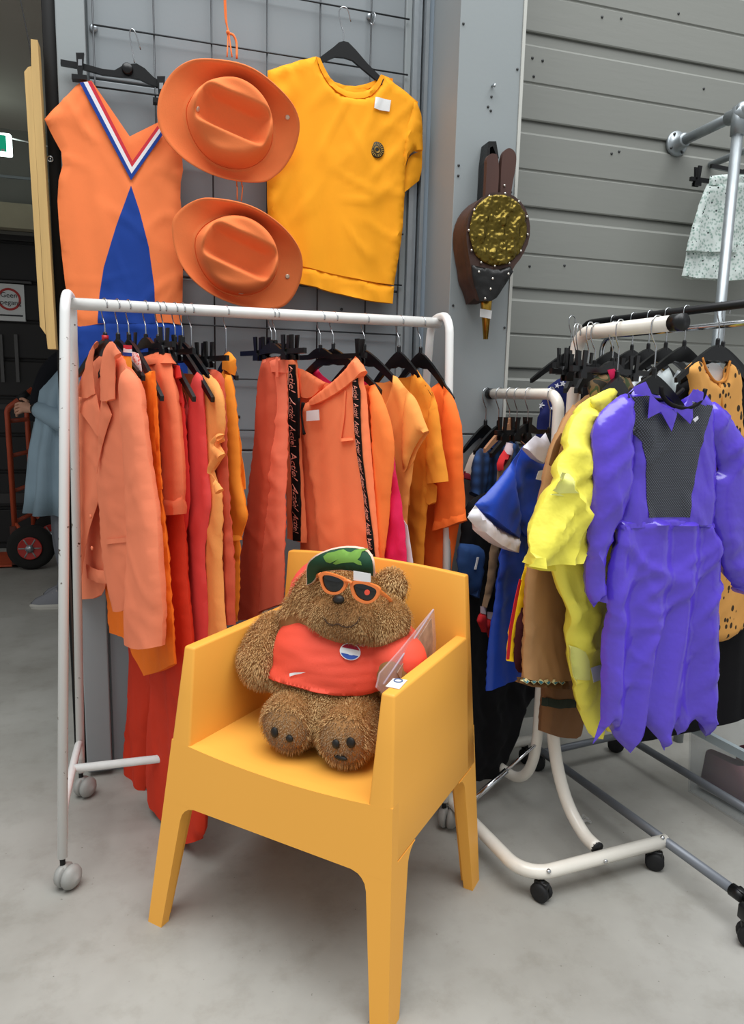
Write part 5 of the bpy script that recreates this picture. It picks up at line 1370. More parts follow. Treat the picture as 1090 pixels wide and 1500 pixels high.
# --- black and chrome rack
def dfr(d, off=0., rot=0.): return bfr(RX, d, off, rot)
f = dfr(.13, -.1, 10); G = thing('star_cape', 'navy blue cloth with white stars hanging behind the short arm', 'costume', f(0, .8))
sc_ = cloth('body', f, [(806, 560), (838, 545), (900, 560), (900, 800), (780, 800), (785, 620), (795, 585)], m_navy, G, t=.010, fold=F(.010, 9, 2, 281), sm=1)
def star(cx, cy, r, rot=0.): return [(cx+(r if k % 2 == 0 else r*.42)*cos(rot+pi*k/5-pi/2), cy+(r if k % 2 == 0 else r*.42)*sin(rot+pi*k/5-pi/2)) for k in range(10)]
for (x, y, r) in ((824, 562, 5), (816, 565, 4), (793, 594, 5), (808, 598, 3)):
    decal('star', sc_, star(x, y, r, .2), m_wsat, G, lift=.002, t=.0006, grid=.006)
bh(f, ZD, 'black plastic hanger holding the navy cloth with white stars', half=.18, fall=.10, drop=.1, barr=.0125, group=GD)
cols = [(.04, 'dark_coat', 'black coat hanging far back on the black rail', m_blk, 'coat', (860, 1050)),
        (-.05, 'mustard_top', 'mustard yellow top on the black rail', fabric('mustard', '#dda63a', .8), 'top', (880, 820)),
        (-.12, 'white_top', 'white top on the black rail beside the mustard one', fabric('soft_white', '#d6d8da', .8), 'top', (900, 800)),
        (-.19, 'grey_striped_top', 'grey and white striped top on the black rail', plaid('grey_stripe', '#cfd2d4', '#7a8085', '#cfd2d4'), 'top', (930, 820)),
        (-.26, 'pale_top', 'pale grey top next to the spotted vest', fabric('pale_grey', '#c3cccd', .8), 'top', (960, 820))]
for (d, nm, lb, mt, ct, (px, pyb)) in cols:
    f = dfr(d, 0, 6); G = thing(nm, lb, ct, f(0, .8))
    w = .17; zt_ = 1.40; zb_ = .35 if nm == 'dark_coat' else .85
    P = [(-w, zt_-.05), (-.06, zt_+.01), (-.03, zt_-.03), (.03, zt_-.03), (.06, zt_+.01), (w, zt_-.05), (w+.03, zt_-.3), (w+.02, zb_), (-w-.02, zb_), (-w-.03, zt_-.3)]
    cloth('body', f, P, mt, G, t=.010, uv=True, sm=1, fold=F(.008, 10, 1.2, 290+d*100))
    bh(f, ZD, 'black plastic hanger holding the '+lb.split(' on ')[0].split(' hanging')[0].split(' next')[0], half=.17, fall=.10, drop=.1, barr=.0125, group=GD)
f = dfr(-.36, .02, 4); G = thing('baby_vest', 'apricot baby sleep vest with black spots and white lining', 'vest', f(0, .7))
cloth('lining', f, [(1022, 540), (1040, 532), (1052, 532), (1062, 545), (1060, 575), (1034, 575)], fabric('lining_white', '#dcdad8', .85), G, t=.004, off=-.015, sm=1)
vs_ = cloth('body', f, [(1002, 542), (1014, 530), (1027, 523), (1032, 540), (1040, 556), (1050, 560), (1058, 556), (1063, 540), (1066, 528), (1078, 536), (1086, 546), (1086, 600), (1096, 700), (1108, 830), (1106, 900), (1092, 915), (1078, 930), (1062, 939), (1040, 940), (1000, 935), (1000, 760), (1012, 600), (1010, 560)], m_spot, G, t=.018, rim=.03, fold=F(.005, 9, 1.5, 301, .002), sm=1, hem=False)
m_pipe = fabric('apricot_piping', '#c98238', .8)
MB().tube([vs_[1](*f.uv(a, b), .002) for a, b in ((1027, 524), (1032, 541), (1041, 557), (1050, 560), (1058, 556), (1063, 541), (1067, 529))], .004, 8).build('neck_piping', m_pipe, G)
MB().tube([vs_[1](*f.uv(a, b), .002) for a, b in ((1049, 560), (1050, 600), (1053, 650))], .004, 8).build('zip', m_pipe, G)
decal('label_print', vs_, [(1044, 537), (1052, 537), (1052, 539), (1044, 539)], m_screw, G, lift=-.03, t=.0005)
bh(f, ZD, 'black plastic hanger holding the spotted baby vest', half=.16, fall=.10, drop=.1, barr=.0125, group=GD)
f = dfr(-.44, .06, 0); G = thing('black_dress', 'long black dress on the black rail behind the spotted vest', 'dress', dfr(-.3, .12)(0, .3))
f = dfr(-.31, .10, 0)
cloth('body', f, [(-.17, 1.36), (-.06, 1.41), (.06, 1.41), (.17, 1.36), (.22, .9), (.30, .27), (-.2, .27), (-.2, .9)], m_blk, G, t=.012, uv=True, sm=1, fold=F(.012, 10, 1, 311))
bh(f, ZD, 'black plastic hanger holding the long black dress', half=.16, fall=.10, drop=.1, barr=.0125, group=GD)

# --- ditsy skirt on the wall pipe
def ditsy():
    m = mat('sage_ditsy_print', '#b9c7c0', .85)
    N = m.node_tree.nodes; L = m.node_tree.links; b = N['Principled BSDF']
    tc = N.new('ShaderNodeTexCoord'); v = N.new('ShaderNodeTexVoronoi'); v.inputs['Scale'].default_value = 95
    L.new(tc.outputs['Object'], v.inputs['Vector'])
    v2 = N.new('ShaderNodeTexVoronoi'); v2.inputs['Scale'].default_value = 48
    L.new(tc.outputs['Object'], v2.inputs['Vector'])
    r = N.new('ShaderNodeValToRGB'); r.color_ramp.elements[0].position = .2; r.color_ramp.elements[1].position = .55
    r.color_ramp.elements[0].color = (*lin('#8fa79d'), 1); r.color_ramp.elements[1].color = (*lin('#cfd8d3'), 1)
    L.new(v.outputs['Distance'], r.inputs[0])
    r2 = N.new('ShaderNodeValToRGB'); r2.color_ramp.elements[0].position = .13; r2.color_ramp.elements[1].position = .18
    r2.color_ramp.elements[0].color = (.02, .025, .03, 1); r2.color_ramp.elements[1].color = (1, 1, 1, 1)
    L.new(v2.outputs['Distance'], r2.inputs[0])
    mx = N.new('ShaderNodeMix'); mx.data_type = 'RGBA'; mx.blend_type = 'MULTIPLY'; mx.inputs[0].default_value = 1
    L.new(r.outputs[0], mx.inputs[6]); L.new(r2.outputs[0], mx.inputs[7]); L.new(mx.outputs[2], b.inputs['Base Color']); return m
m_dit = ditsy()
f = Fr((px_+.22, 2.33, 0), (1, 0, 0)); G = thing('tiered_skirt', 'sage green ditsy print tiered skirt clipped up behind the galvanised pipe', 'skirt', f(0, 1.9))
f.O.x = px_+.16
cloth('waistband', f, [(1040, 258), (1055, 256), (1085, 254), (1130, 254), (1130, 270), (1085, 270), (1055, 272), (1038, 272)], m_dit, G, t=.010, off=.008, sm=0, fold=[(.004, 90, 5, 1, 0, 0)], grid=.009)
cloth('upper_tier', f, [(1038, 268), (1090, 266), (1135, 268), (1150, 320), (1160, 372), (1120, 370), (1080, 371), (1040, 370), (1004, 368), (1010, 340), (1018, 312), (1026, 290)], m_dit, G, t=.016, rim=.02, off=.006, fold=F(.014, 18, 1.0, 321, .003), sm=0)
cloth('lower_tier', f, [(1010, 350), (1090, 350), (1160, 352), (1170, 408), (1130, 412), (1090, 410), (1060, 412), (1034, 408), (1018, 408), (999, 404), (1004, 380)], m_dit, G, t=.016, rim=.02, off=-.002, fold=F(.016, 20, 1.0, 322, .003), sm=0)
rl = MB().tube([(f.O.x, SY+.01, pz-.06), (f.O.x, el.y, pz-.06)], .0125, 12, False).build('hanging_rail', m_galv, GP)
hr3, nk3 = hanger(Vector((f.O.x, 2.33, pz-.06)), 0, 'black clip hanger gripping the sage green tiered skirt', 'clip', U=Vector((1, 0, 0)), half=.20, clips=(-.17, .17), drop=.09, barr=.0125)
hr4, nk4 = hanger(Vector((f.O.x, 2.25, pz-.06)), 0, 'empty black clip hanger in front of the sage green tiered skirt', 'clip', U=Vector((1, .1, 0)), half=.2, clips=(.16,), drop=.075, barr=.0125)
# ------------------------------------------------------------------ teddy bear in the armchair
from mathutils.bvhtree import BVHTree
FB = Fr(ch(0, 0, 0), CEX)            # upright plane facing the front of the chair; N = -CEY
FB.O.z = 0
def bp(px, py, y):
    """chair coordinates of a picture point at depth y behind the chair front"""
    P = on(px, py, FB.N, FB.N.dot(CF)-y); r = P-CF
    return Vector((r.dot(CEX), y, P.z))
def cw(p): return ch(p[0], p[1], p[2])
def rot_ell(mb, c, rad, n=20, tilt=0., fwd=0.):
    """ellipsoid in chair coordinates; tilt rolls about y, fwd about x"""
    m = n//2+1; v = []; f = []
    R = Matrix.Rotation(tilt, 3, 'Y') @ Matrix.Rotation(fwd, 3, 'X')
    for j in range(m+1):
        a = pi*j/m
        for i in range(n):
            t = 2*pi*i/n; q = R @ Vector((rad[0]*sin(a)*cos(t), rad[1]*sin(a)*sin(t), rad[2]*cos(a)))
            v.append(cw(Vector(c)+q))
    for j in range(m):
        for i in range(n):
            k = (i+1) % n; f.append((j*n+i, j*n+k, (j+1)*n+k, (j+1)*n+i))
    mb.add(v, f)
def fuse(mb, voxel, it=6, fac=.5):
    me = bpy.data.meshes.new('tmp'); me.from_pydata([tuple(v) for v in mb.v], [], mb.f); me.update()
    bm = bmesh.new(); bm.from_mesh(me); bmesh.ops.recalc_face_normals(bm, faces=bm.faces); bm.to_mesh(me); bm.free()
    o = bpy.data.objects.new('tmp', me); COL.objects.link(o)
    r = o.modifiers.new('r', 'REMESH'); r.mode = 'VOXEL'; r.voxel_size = voxel
    s = o.modifiers.new('s', 'SMOOTH'); s.iterations = it; s.factor = fac
    dg = bpy.context.evaluated_depsgraph_get(); ev = o.evaluated_get(dg); m2 = ev.to_mesh()
    V = [v.co.copy() for v in m2.vertices]; Fc = [tuple(p.vertices) for p in m2.polygons]
    ev.to_mesh_clear(); bpy.data.objects.remove(o)
    return V, Fc
m_bearskin = mat('bear_backing', '#9a6f42', .95)
BR = thing('teddy_bear', 'brown furry teddy bear slumped in the yellow armchair wearing a coral shirt', 'teddy bear', cw((.35, .28, .455)))
tl = radians(13)
HC = bp(505, 893, .36)
mb = MB()
rot_ell(mb, HC, (.150, .118, .112), 28, tl)
for px, py, y, r in ((452, 902, .335, .078), (556, 910, .33, .080), (500, 904, .285, .076), (482, 899, .268, .058), (522, 911, .268, .058), (508, 914, .30, .072), (500, 865, .34, .09)):
    c = bp(px, py, y); rot_ell(mb, c, (r, r*.9, r*.82), 20)
for px, py in ((574, 858),):
    rot_ell(mb, bp(px, py, .40), (.046, .026, .046), 16)
TC = bp(486, 968, .32)
rot_ell(mb, TC, (.150, .10, .115), 24, tl*.6); rot_ell(mb, bp(475, 1000, .315), (.145, .105, .085), 24)
rot_ell(mb, Vector((.345, .30, .535)), (.15, .12, .085), 24)
for (c, e) in ((Vector((.296, .185, .527)), Vector((.300, .29, .53))), (Vector((.447, .195, .527)), Vector((.43, .29, .53)))):
    for k in range(5):
        t = k/4; rot_ell(mb, c.lerp(e, t), (.070-.004*t, .062, .068), 18)
# arms
A0 = bp(384, 968, .27); A1 = bp(400, 930, .32); A2 = bp(440, 925, .36)
rot_ell(mb, A0, (.060, .062, .070), 18, radians(-15)); rot_ell(mb, A0.lerp(A1, .5), (.062, .062, .068), 18); rot_ell(mb, A1, (.058, .06, .06), 18); rot_ell(mb, A2, (.055, .055, .05), 18)
R1 = bp(575, 950, .36); R2 = bp(592, 985, .31)
rot_ell(mb, R1, (.06, .06, .06), 18); rot_ell(mb, R1.lerp(R2, .5), (.055, .06, .06), 18); rot_ell(mb, R2-Vector((.02, 0, 0)), (.05, .058, .065), 18)
BV, BF = fuse(mb, .0085, 5)
body = obj('body', BV, BF, m_bearskin, BR)
# shirt: fused torso, cut at the hem, neck and sleeve ends
m_bshirt = mat('coral_sport_mesh', '#f4573f', .7, var=(8, .05), bump=(420, .35, .001), sheen=.2)
sb = MB()
g = .012
rot_ell(sb, TC, (.150+g, .10+g, .115+g), 28, tl*.6); rot_ell(sb, bp(475, 1000, .315), (.148+g, .108+g, .085+g), 28)
for q, r in ((R1, .06), (R1.lerp(R2, .5), .058)): rot_ell(sb, q, (r+g, r+g, r+g), 18)
SV, SF = fuse(sb, .008, 4)
def hemz(x): return bp(475, 1006, .22).z-.012+.05*(x-.34)+.006*sin((x-.2)*20)
def loc(p):
    r = p-CF; return Vector((r.dot(CEX), r.dot(CEY), p.z))
keep = []
cutA = A1.lerp(A2, .30); dirA = (A2-A1).normalized(); cutR = R1.lerp(R2, .6); dirR = (R1-R2).normalized()
def shirt_ok(q):
    if q.z < hemz(q.x)+.3*(q.y-.22)*0: return False
    if q.x < .30 and (q-cutA).dot(dirA) < 0 and q.x < cutA.x+.03: return False
    if q.x > .575 and (q-cutR).dot(dirR) < 0: return False
    return True
for f_ in SF:
    c = loc(sum((SV[i] for i in f_), Vector())/len(f_))
    if shirt_ok(c): keep.append(f_)
def snap(q):
    l = loc(q); z0 = hemz(l.x)
    return Vector((q.x, q.y, z0)) if l.z < z0+.007 else q
used = sorted({i for f_ in keep for i in f_}); mp_ = {i: k for k, i in enumerate(used)}
SVk = []
for i in used:
    q = snap(SV[i]); l = loc(q); w = .0035*(1-2*abs(noise.noise(Vector((l.x*7+l.z*10, l.z*32-l.x*9, 3)))))
    SVk.append(q+FB.N*w)
shirt = obj('shirt', SVk, [tuple(mp_[i] for i in f_) for f_ in keep], m_bshirt, BR)
md = shirt.modifiers.new('cloth', 'SOLIDIFY'); md.thickness = .003; md.offset = 1
sbv = BVHTree.FromPolygons(SVk, [tuple(mp_[i] for i in f_) for f_ in keep])
bbv = BVHTree.FromPolygons(BV, BF)
def hit_on(bv, px, py):
    r = bv.ray_cast(EYE, ray(px, py)); return (r[0], r[1]) if r[0] else (None, None)
def stick(name, pts, bv, m, parent, lift=.003):
    """flat print pressed onto a surface through its outline points"""
    P = []
    for a, b in pts:
        h, n_ = hit_on(bv, a, b)
        if h is None: continue
        P.append(h-ray(a, b)*lift)
    if len(P) < 3: return None
    c = sum(P, Vector())/len(P)
    h, n_ = hit_on(bv, sum(a for a, b in pts)/len(pts), sum(b for a, b in pts)/len(pts))
    if h: c = h-ray(*[sum(v)/len(pts) for v in zip(*pts)])*(lift)
    return obj(name, P+[c], [(i, (i+1) % len(P), len(P)) for i in range(len(P))], m, parent)
def ell(cx, cy, a, b, rot=0., n=24, t0=0., t1=2*pi):
    return [(cx+a*cos(t)*cos(rot)-b*sin(t)*sin(rot), cy+a*cos(t)*sin(rot)+b*sin(t)*cos(rot)) for t in [t0+(t1-t0)*k/n for k in range(n)]]
sw = mat('print_white', '#eef0f0', .6); sr = mat('print_red', '#a81f37', .6); sbl = mat('print_blue', '#2b50a8', .6)
RO = radians(14)
stick('flag_badge', ell(513, 954.5, 15.5, 12.5, RO), sbv, sw, BR, .011)
stick('flag_stripe', ell(513, 954.5, 14, 11.2, RO, 20, pi*1.10, pi*1.90+.001), sbv, sr, BR, .0125)
stick('flag_stripe', ell(513, 954.5, 14, 11.2, RO, 20, pi*.10, pi*.90+.001), sbv, sbl, BR, .0125)
v2, f2_ = text_data('RUUD', 6.2)
def on_shirt(x, y):
    px, py = 526+x*cos(RO)+y*sin(RO), 944+x*sin(RO)-y*cos(RO)
    h, n_ = hit_on(sbv, px, py)
    return (h if h else on(px, py, FB.N, FB.N.dot(CF)-.22))-ray(px, py)*.011
obj('shirt_lettering', [on_shirt(x, y) for x, y in v2], f2_, sw, BR, smooth=False)
stick('shirt_logo', [(424, 986.5), (432, 985), (448, 984.6), (440, 987), (432, 988.5), (424, 991)], sbv, sw, BR, .011)
# fur
random.seed(3)
me = body.data
tri = []; area = []
for f_ in BF:
    for k in range(1, len(f_)-1):
        a, b, c = BV[f_[0]], BV[f_[k]], BV[f_[k+1]]
        tri.append((a, b, c)); area.append((b-a).cross(c-a).length/2)
cum = np.cumsum(area); tot = cum[-1]
nose_l = loc(bp(496, 880, .2) if False else cw(bp(500, 905, .23)))
FN = 62000
fv = []; ff = []; fcol = []
soleL = bp(412, 1078, .13); soleR = bp(503, 1092, .14)
cA, cB, cC = Vector(lin('#bb9059')), Vector(lin('#dbb884')), Vector(lin('#8f6845'))
cD = Vector(lin('#8d735c'))
for r in np.random.RandomState(5).rand(FN, 8):
    i = int(np.searchsorted(cum, r[0]*tot)); a, b, c = tri[min(i, len(tri)-1)]
    u, v_ = r[1], r[2]
    if u+v_ > 1: u, v_ = 1-u, 1-v_
    p = a+(b-a)*u+(c-a)*v_
    n_ = (b-a).cross(c-a).normalized()
    l = loc(p)
    if n_.y > .75 and l.y > .42: continue
    h = sbv.find_nearest(p, .02)
    if h[0] is not None and shirt_ok(l): continue
    muz = exp(-((l.x-nose_l.x)**2+(l.z-nose_l.z+.02)**2)/.0035) if l.y < .27 and l.z > .66 else 0
    sole = 1. if (l.z < .62 and n_.dot(FB.N) > .45 and min((l-soleL).length, (l-soleR).length) < .062) else 0.
    L = .013*(.7+.6*r[3])*(1-.55*muz)*(1-.6*sole)
    d = (n_+Vector((r[4]-.5, r[5]-.5, r[6]-.5))*.9+Vector((0, 0, -.35))).normalized()
    s = d.cross(Vector((.3, .2, .9))).normalized()*(.00085)
    q1 = p+d*L*.55; q2 = p+(d*.8+Vector((0, 0, -.25))+n_*.1)*L
    k = len(fv)
    fv += [p-s-n_*.002, p+s-n_*.002, q1+s*.8, q1-s*.8, q2]
    ff += [(k, k+1, k+2, k+3), (k+3, k+2, k+4)]
    tone = noise.noise(l*22)*.5+.5
    col = cA.lerp(cB, min(1, max(0, tone*.7+r[7]*.6-.1))).lerp(cC, min(1, muz*.85)).lerp(cD, .75*sole)
    fcol.append(col)
fme = bpy.data.meshes.new('fur'); og = wloc(BR)
fme.from_pydata([q-og for q in fv], [], ff); fme.update()
ca = fme.color_attributes.new('tone', 'FLOAT_COLOR', 'POINT')
arr = np.ones((len(fv), 4), np.float32)
arr[:, :3] = np.repeat(np.array([tuple(c) for c in fcol], np.float32), 5, 0)
ca.data.foreach_set('color', arr.ravel())
m_fur = bpy.data.materials.new('bear_fur'); m_fur.use_nodes = True
at_ = m_fur.node_tree.nodes.new('ShaderNodeAttribute'); at_.attribute_name = 'tone'
bs = m_fur.node_tree.nodes['Principled BSDF']; bs.inputs['Roughness'].default_value = .75; bs.inputs['Specular IOR Level'].default_value = .2
m_fur.node_tree.links.new(at_.outputs['Color'], bs.inputs['Base Color'])
fme.materials.append(m_fur)
fur = bpy.data.objects.new('fur', fme); COL.objects.link(fur); fur.parent = BR; fur['kind'] = 'stuff'
m_bnose = mat('bear_nose_black', '#2a2623', .45)
h, n_ = hit_on(bbv, 496, 878)
R_ = Matrix((CEX, CEY, Vector((0, 0, 1)))).transposed()
MB().ball((0, 0, 0), 1, 16, (.018, .014, .013), None).build('nose', m_bnose, BR) if False else None
nb_ = MB(); nb_.ball((0, 0, 0), 1, 16)
obj('nose', [h-ray(496, 878)*.008+R_ @ Vector((v.x*.015, v.y*.012, v.z*.011)) for v in nb_.v], nb_.f, m_bnose, BR)
mp2 = []
for a, b in ((474, 904), (479, 912), (487, 916), (495, 914), (503, 918), (514, 918), (523, 912), (528, 903)):
    h, n_ = hit_on(bbv, a, b); mp2.append(h-ray(a, b)*.004)
MB().tube(mp2, .0018, 6).build('mouth', mat('mouth_brown', '#4a3423', .9), BR)
m_pad = mat('paw_pad_black', '#15120f', .6)
for (a, b, rx, ry) in ((402, 1073, 5.5, 7.5), (424, 1082, 5.5, 5), (492, 1090, 5.5, 6.5), (514, 1088, 6.5, 7.5), (411, 1097, 11, 4), (499, 1110, 10, 3.5)):
    h, n_ = hit_on(bbv, a, b)
    if h is None: continue
    k = (h-EYE).length/FPX
    obj('paw_pad', [h-ray(a, b)*.005+R_ @ Vector((v.x*rx*k*1.1, v.y*.006, v.z*ry*k*1.05)) for v in nb_.v], nb_.f, m_pad, BR)

# sunglasses
def plane_fr(y, tiltx=0.): 
    f_ = Fr(ch(0, y, 0), CEX); f_.O.z = 0; return f_
SG = thing('sunglasses', 'orange framed black sunglasses with an orange dot on one lens worn by the bear', 'sunglasses', cw(bp(510, 870, .22)))
m_sgf = mat('orange_sunglass_plastic', '#f0803c', .35, coat=.3); m_lens = mat('black_lens', '#0a0a0b', .06, spec=.8)
fs = plane_fr(.196)
def face_w(u, v_):     # wraps the glasses round the face
    du = u-.395; return -.9*du*du
oL = [(468, 839), (476, 837), (492, 841), (508, 848), (509, 856), (504, 866), (495, 871), (482, 870), (474, 864), (470, 852)]
iL = [(473, 843), (480, 841.5), (492, 844), (504, 850), (505, 856), (500, 864), (493, 867.5), (483, 867), (476, 861), (473, 851)]
oR = [(512, 852), (524, 851), (540, 855), (554, 862), (553, 872), (548, 881), (538, 886), (527, 883), (518, 876), (514, 865)]
iR = [(517, 857), (526, 854.5), (539, 858.5), (549, 864.5), (549, 871), (544, 879), (537, 882), (528, 879.5), (521, 873), (518, 864)]
for O_, I_, nm in ((oL, iL, 'a'), (oR, iR, 'b')):
    po = chaikin([fs.uv(*p) for p in O_], 2, 200); pi_ = chaikin([fs.uv(*p) for p in I_], 2, 200)
    n = len(po); v = []; f_ = []
    for w in (.004, -.003):
        for p in po: v.append(fs(p[0], p[1], w+face_w(*p)))
        for p in pi_: v.append(fs(p[0], p[1], w+face_w(*p)))
    for i in range(n):
        j = (i+1) % n
        f_ += [(i, j, n+j, n+i), (2*n+i, 3*n+i, 3*n+j, 2*n+j), (i, 2*n+i, 2*n+j, j), (n+i, n+j, 3*n+j, 3*n+i)]
    o = obj('rim', v, f_, m_sgf, SG); o.data.set_sharp_from_angle(angle=.9)
    lens = cloth('lens', fs, pi_, m_lens, SG, t=.002, rim=.012, uv=True, sm=0, grid=.008, base=face_w, hem=False)
    if nm == 'b': lensR = lens
MB().tube([fs(*fs.uv(506, 851), .002), fs(*fs.uv(511, 850), .005), fs(*fs.uv(516, 854), .002)], .0042, 8).build('bridge', m_sgf, SG)
MB().tube([cw(bp(552, 864, .212)), cw(bp(557, 867, .23)), cw(bp(569, 876, .29)), cw(bp(574, 884, .34))], [.006, .0055, .004, .004], 8).build('temple', m_sgf, SG)
MB().tube([cw(bp(470, 842, .208)), cw(bp(467, 843, .23)), cw(bp(463, 846, .29))], [.006, .0055, .004], 8).build('temple', m_sgf, SG)
decal('dot_sticker', lensR, ell(538.5, 867.5, 4, 4.2), mat('neon_dot', '#f2573f', .5), SG, lift=.002, t=.0005, grid=.006)
tg = cloth('price_tag', fs, [(518, 836), (543, 840.5), (543, 853), (518, 850)], m_white, None, t=.0006, rim=.003, sm=0, off=-.004)[0]
tag(tg, 'white paper price tag tucked above the sunglasses of the bear', 'price tag')

# cap, worn tipped back
CP = thing('baseball_cap', 'cap with green map-printed visor underside tipped back on the head of the bear', 'cap', cw(bp(500, 840, .36)))
fv_ = plane_fr(.262)
m_visor = mat('dark_green_visor', '#16432a', .8); m_map = mat('map_green', '#6f9a3e', .8); m_capo = fabric('cap_coral', '#ee5a4c', .8); m_vedge = fabric('visor_edge', '#efc9b4', .8)
vis = [(449, 857), (453, 838), (465, 820), (481, 807.5), (501, 800), (521.6, 799), (542, 803), (553, 815), (555, 829), (551, 842), (543, 837), (518, 830), (493, 831), (473, 837), (458, 853)]
vb = lambda u, v_: .045*exp(-((v_-.93)/.05)**2)-1.1*(u-.36)**2
vz = cloth('visor', fv_, vis, m_visor, CP, t=.0025, rim=.004, sm=1, base=vb, hem=False, grid=.009)
vtop = cloth('visor_top', fv_, [(447, 858), (451.5, 837), (464, 818.5), (480.5, 805.5), (501, 798), (522, 796.5), (543, 800.5), (555.5, 813), (557.5, 829), (553, 843), (543, 838), (518, 831), (493, 832), (473, 838), (458, 855)], m_vedge, CP, t=.0025, rim=.004, sm=1, base=vb, off=-.006, hem=False, grid=.009)
decal('map_print', vz, [(474, 815), (480, 810), (490, 808), (496, 806), (503, 804.5), (509, 808), (514, 809), (520, 805.5), (530, 803.5), (539, 803.5), (537, 806), (530, 808), (528, 815), (524, 820), (529, 823), (530, 828), (525, 827), (518, 823.5), (508, 824), (500, 825), (492, 827), (488, 825), (496, 819), (484, 825), (478, 823), (475, 818)], m_map, CP, lift=.0008, t=.0004, grid=.006)
# crown: shell over the back of the head
mbc = MB(); n = 28; rows = 9
Hc2 = HC+Vector((-.048, .05, .008))
v = []
Rr_ = Matrix.Rotation(tl, 3, 'Y') @ Matrix.Rotation(radians(38), 3, 'X')
for j in range(rows+1):
    a = (pi*.5)*j/rows
    for i in range(n):
        t = 2*pi*i/n; q = Rr_ @ Vector((.138*cos(a)*cos(t), .12*cos(a)*sin(t), .105*sin(a)))
        if j == 0: pass
        v.append(cw(Hc2+Vector((q.x, -q.y*-1, q.z))))
f_ = []
for j in range(rows):
    for i in range(n): f_.append((j*n+i, j*n+(i+1) % n, (j+1)*n+(i+1) % n, (j+1)*n+i))
crown = obj('crown', v, f_, m_capo, CP); md = crown.modifiers.new('felt', 'SOLIDIFY'); md.thickness = .003

# pouch leaning against the right arm
PX_ = .545
def px_pl(px, py, x=PX_): 
    P = on(px, py, CEX, CEX.dot(CF)+x); r = P-CF; return (r.dot(CEY), P.z)
pf = lambda a, b, w: ch(PX_+w-.18*(b-.70)*0, a, b)
PO = thing('plastic_pouch', 'clear plastic pouch with printed booklet leaning between the bear and the chair arm', 'pouch', ch(PX_, .3, .6))
m_clear = mat('clear_plastic_film', '#d9c3c6', .12, alpha=.32, spec=.6); m_book = mat('booklet_print', '#b79a86', .5, var=(30, .4), alpha=1.)
pts = [px_pl(*p) for p in ((634, 891), (639, 936), (610, 962), (578, 994), (553, 1012))]
zf = .56
outer = [px_pl(635, 892), px_pl(638, 936), (px_pl(638, 936)[0], zf), (px_pl(553, 1010)[0]+.14, zf), px_pl(551, 1007), px_pl(556, 986), px_pl(588, 950), px_pl(612, 920)]
MB().prism(outer, pf, -.002, .002).build('film', m_clear, PO, smooth=False)
ib = [px_pl(630, 905), px_pl(632, 934), (px_pl(632, 934)[0], zf+.01), (px_pl(580, 985)[0]+.1, zf+.01), px_pl(580, 985)]
MB().prism(ib, pf, .0025, .004).build('booklet', m_book, PO, smooth=False)
a, b = px_pl(635, 893), px_pl(562, 1002)
MB().tube([ch(PX_, a[0], a[1]), ch(PX_, b[0], b[1])], .0022, 8, False).build('welded_edge', mat('pale_lilac_edge', '#cfc5d6', .2), PO)
# sticker on the arm of the chair
zs = .7005
q = [onZ(565, 1005, zs+.0015), onZ(576, 993.5, zs+.0015), onZ(597, 996, zs+.0015), onZ(585, 1009, zs+.0015)]
st_ = thing('price_sticker', 'white price sticker with blue ring on the front of the chair arm', 'sticker', q[0])
obj('paper', q+[p-Vector((0, 0, .0012)) for p in q], [(0, 1, 2, 3), (4, 5, 6, 7), (0, 1, 5, 4), (1, 2, 6, 5), (2, 3, 7, 6), (3, 0, 4, 7)], m_white, st_, smooth=False)
c = onZ(583.5, 997, zs+.002); P = [c+Vector((cos(2*pi*k/24)*.009, sin(2*pi*k/24)*.009, 0)) for k in range(25)]
MB().tube(P, .0016, 5, False).build('ring_mark', mat('ring_blue', '#5a6f95', .6), st_)
# ------------------------------------------------------------------ wooden batten, hall things, box, litter
m_pine = mat('pine_wood', '#c7a468', .65, var=(9, .16), bump=(30, .3, .001), stretch=(6, 6, .35))
WBT = thing('wooden_batten', 'pale pine batten of two planks fixed upright at the wall corner', 'batten', (-.32, 2.39, 1.4))
def plank(name, L):
    P = [onY(a, b, 2.375) for a, b in L]
    v = P+[p+Vector((0, .05, 0)) for p in P]; n = len(P)
    obj(name, v, [tuple(range(n)), tuple(range(2*n-1, n-1, -1))]+[(i, (i+1) % n, n+(i+1) % n, n+i) for i in range(n)], m_pine, WBT, smooth=False)
plank('plank', [(45, 57), (55, 58.5), (82, 511), (70, 511), (67.5, 488), (46, 105)])
plank('plank', [(45.5, 97), (41, 98), (35.5, 105), (58.5, 478), (67, 490)])
bk_ = MB().box((-.305, 2.43, 1.2), (-.272, 2.56, 3.3)).build('dark_panel_edge', m_dark); 
tag(bk_, 'black upright panel edge between the pine batten and the grey wall', 'panel')
rg = MB(); 
P = [Vector((-.300+.008*cos(2*pi*k/14), 2.424-.004*sin(2*pi*k/14), onY(72, 232, 2.42).z+.006*sin(2*pi*k/14))) for k in range(15)]
rg.tube(P, .0022, 6, False); rg.tube([(-.300, 2.424, P[0].z), (-.300, 2.435, P[0].z)], .003, 6, False)
tag(rg.build('eye_screw', m_chrome), 'small bright eye screw on the black panel edge', 'screw eye')
wr = MB().tube([onY(29, -5, 2.45), onY(38, 40, 2.42), onY(44.5, 75, 2.40), onY(46, 100, 2.40)], .0018, 6).build('hanging_wire', m_dark)
tag(wr, 'thin dark wire running up from the pine batten', 'wire')

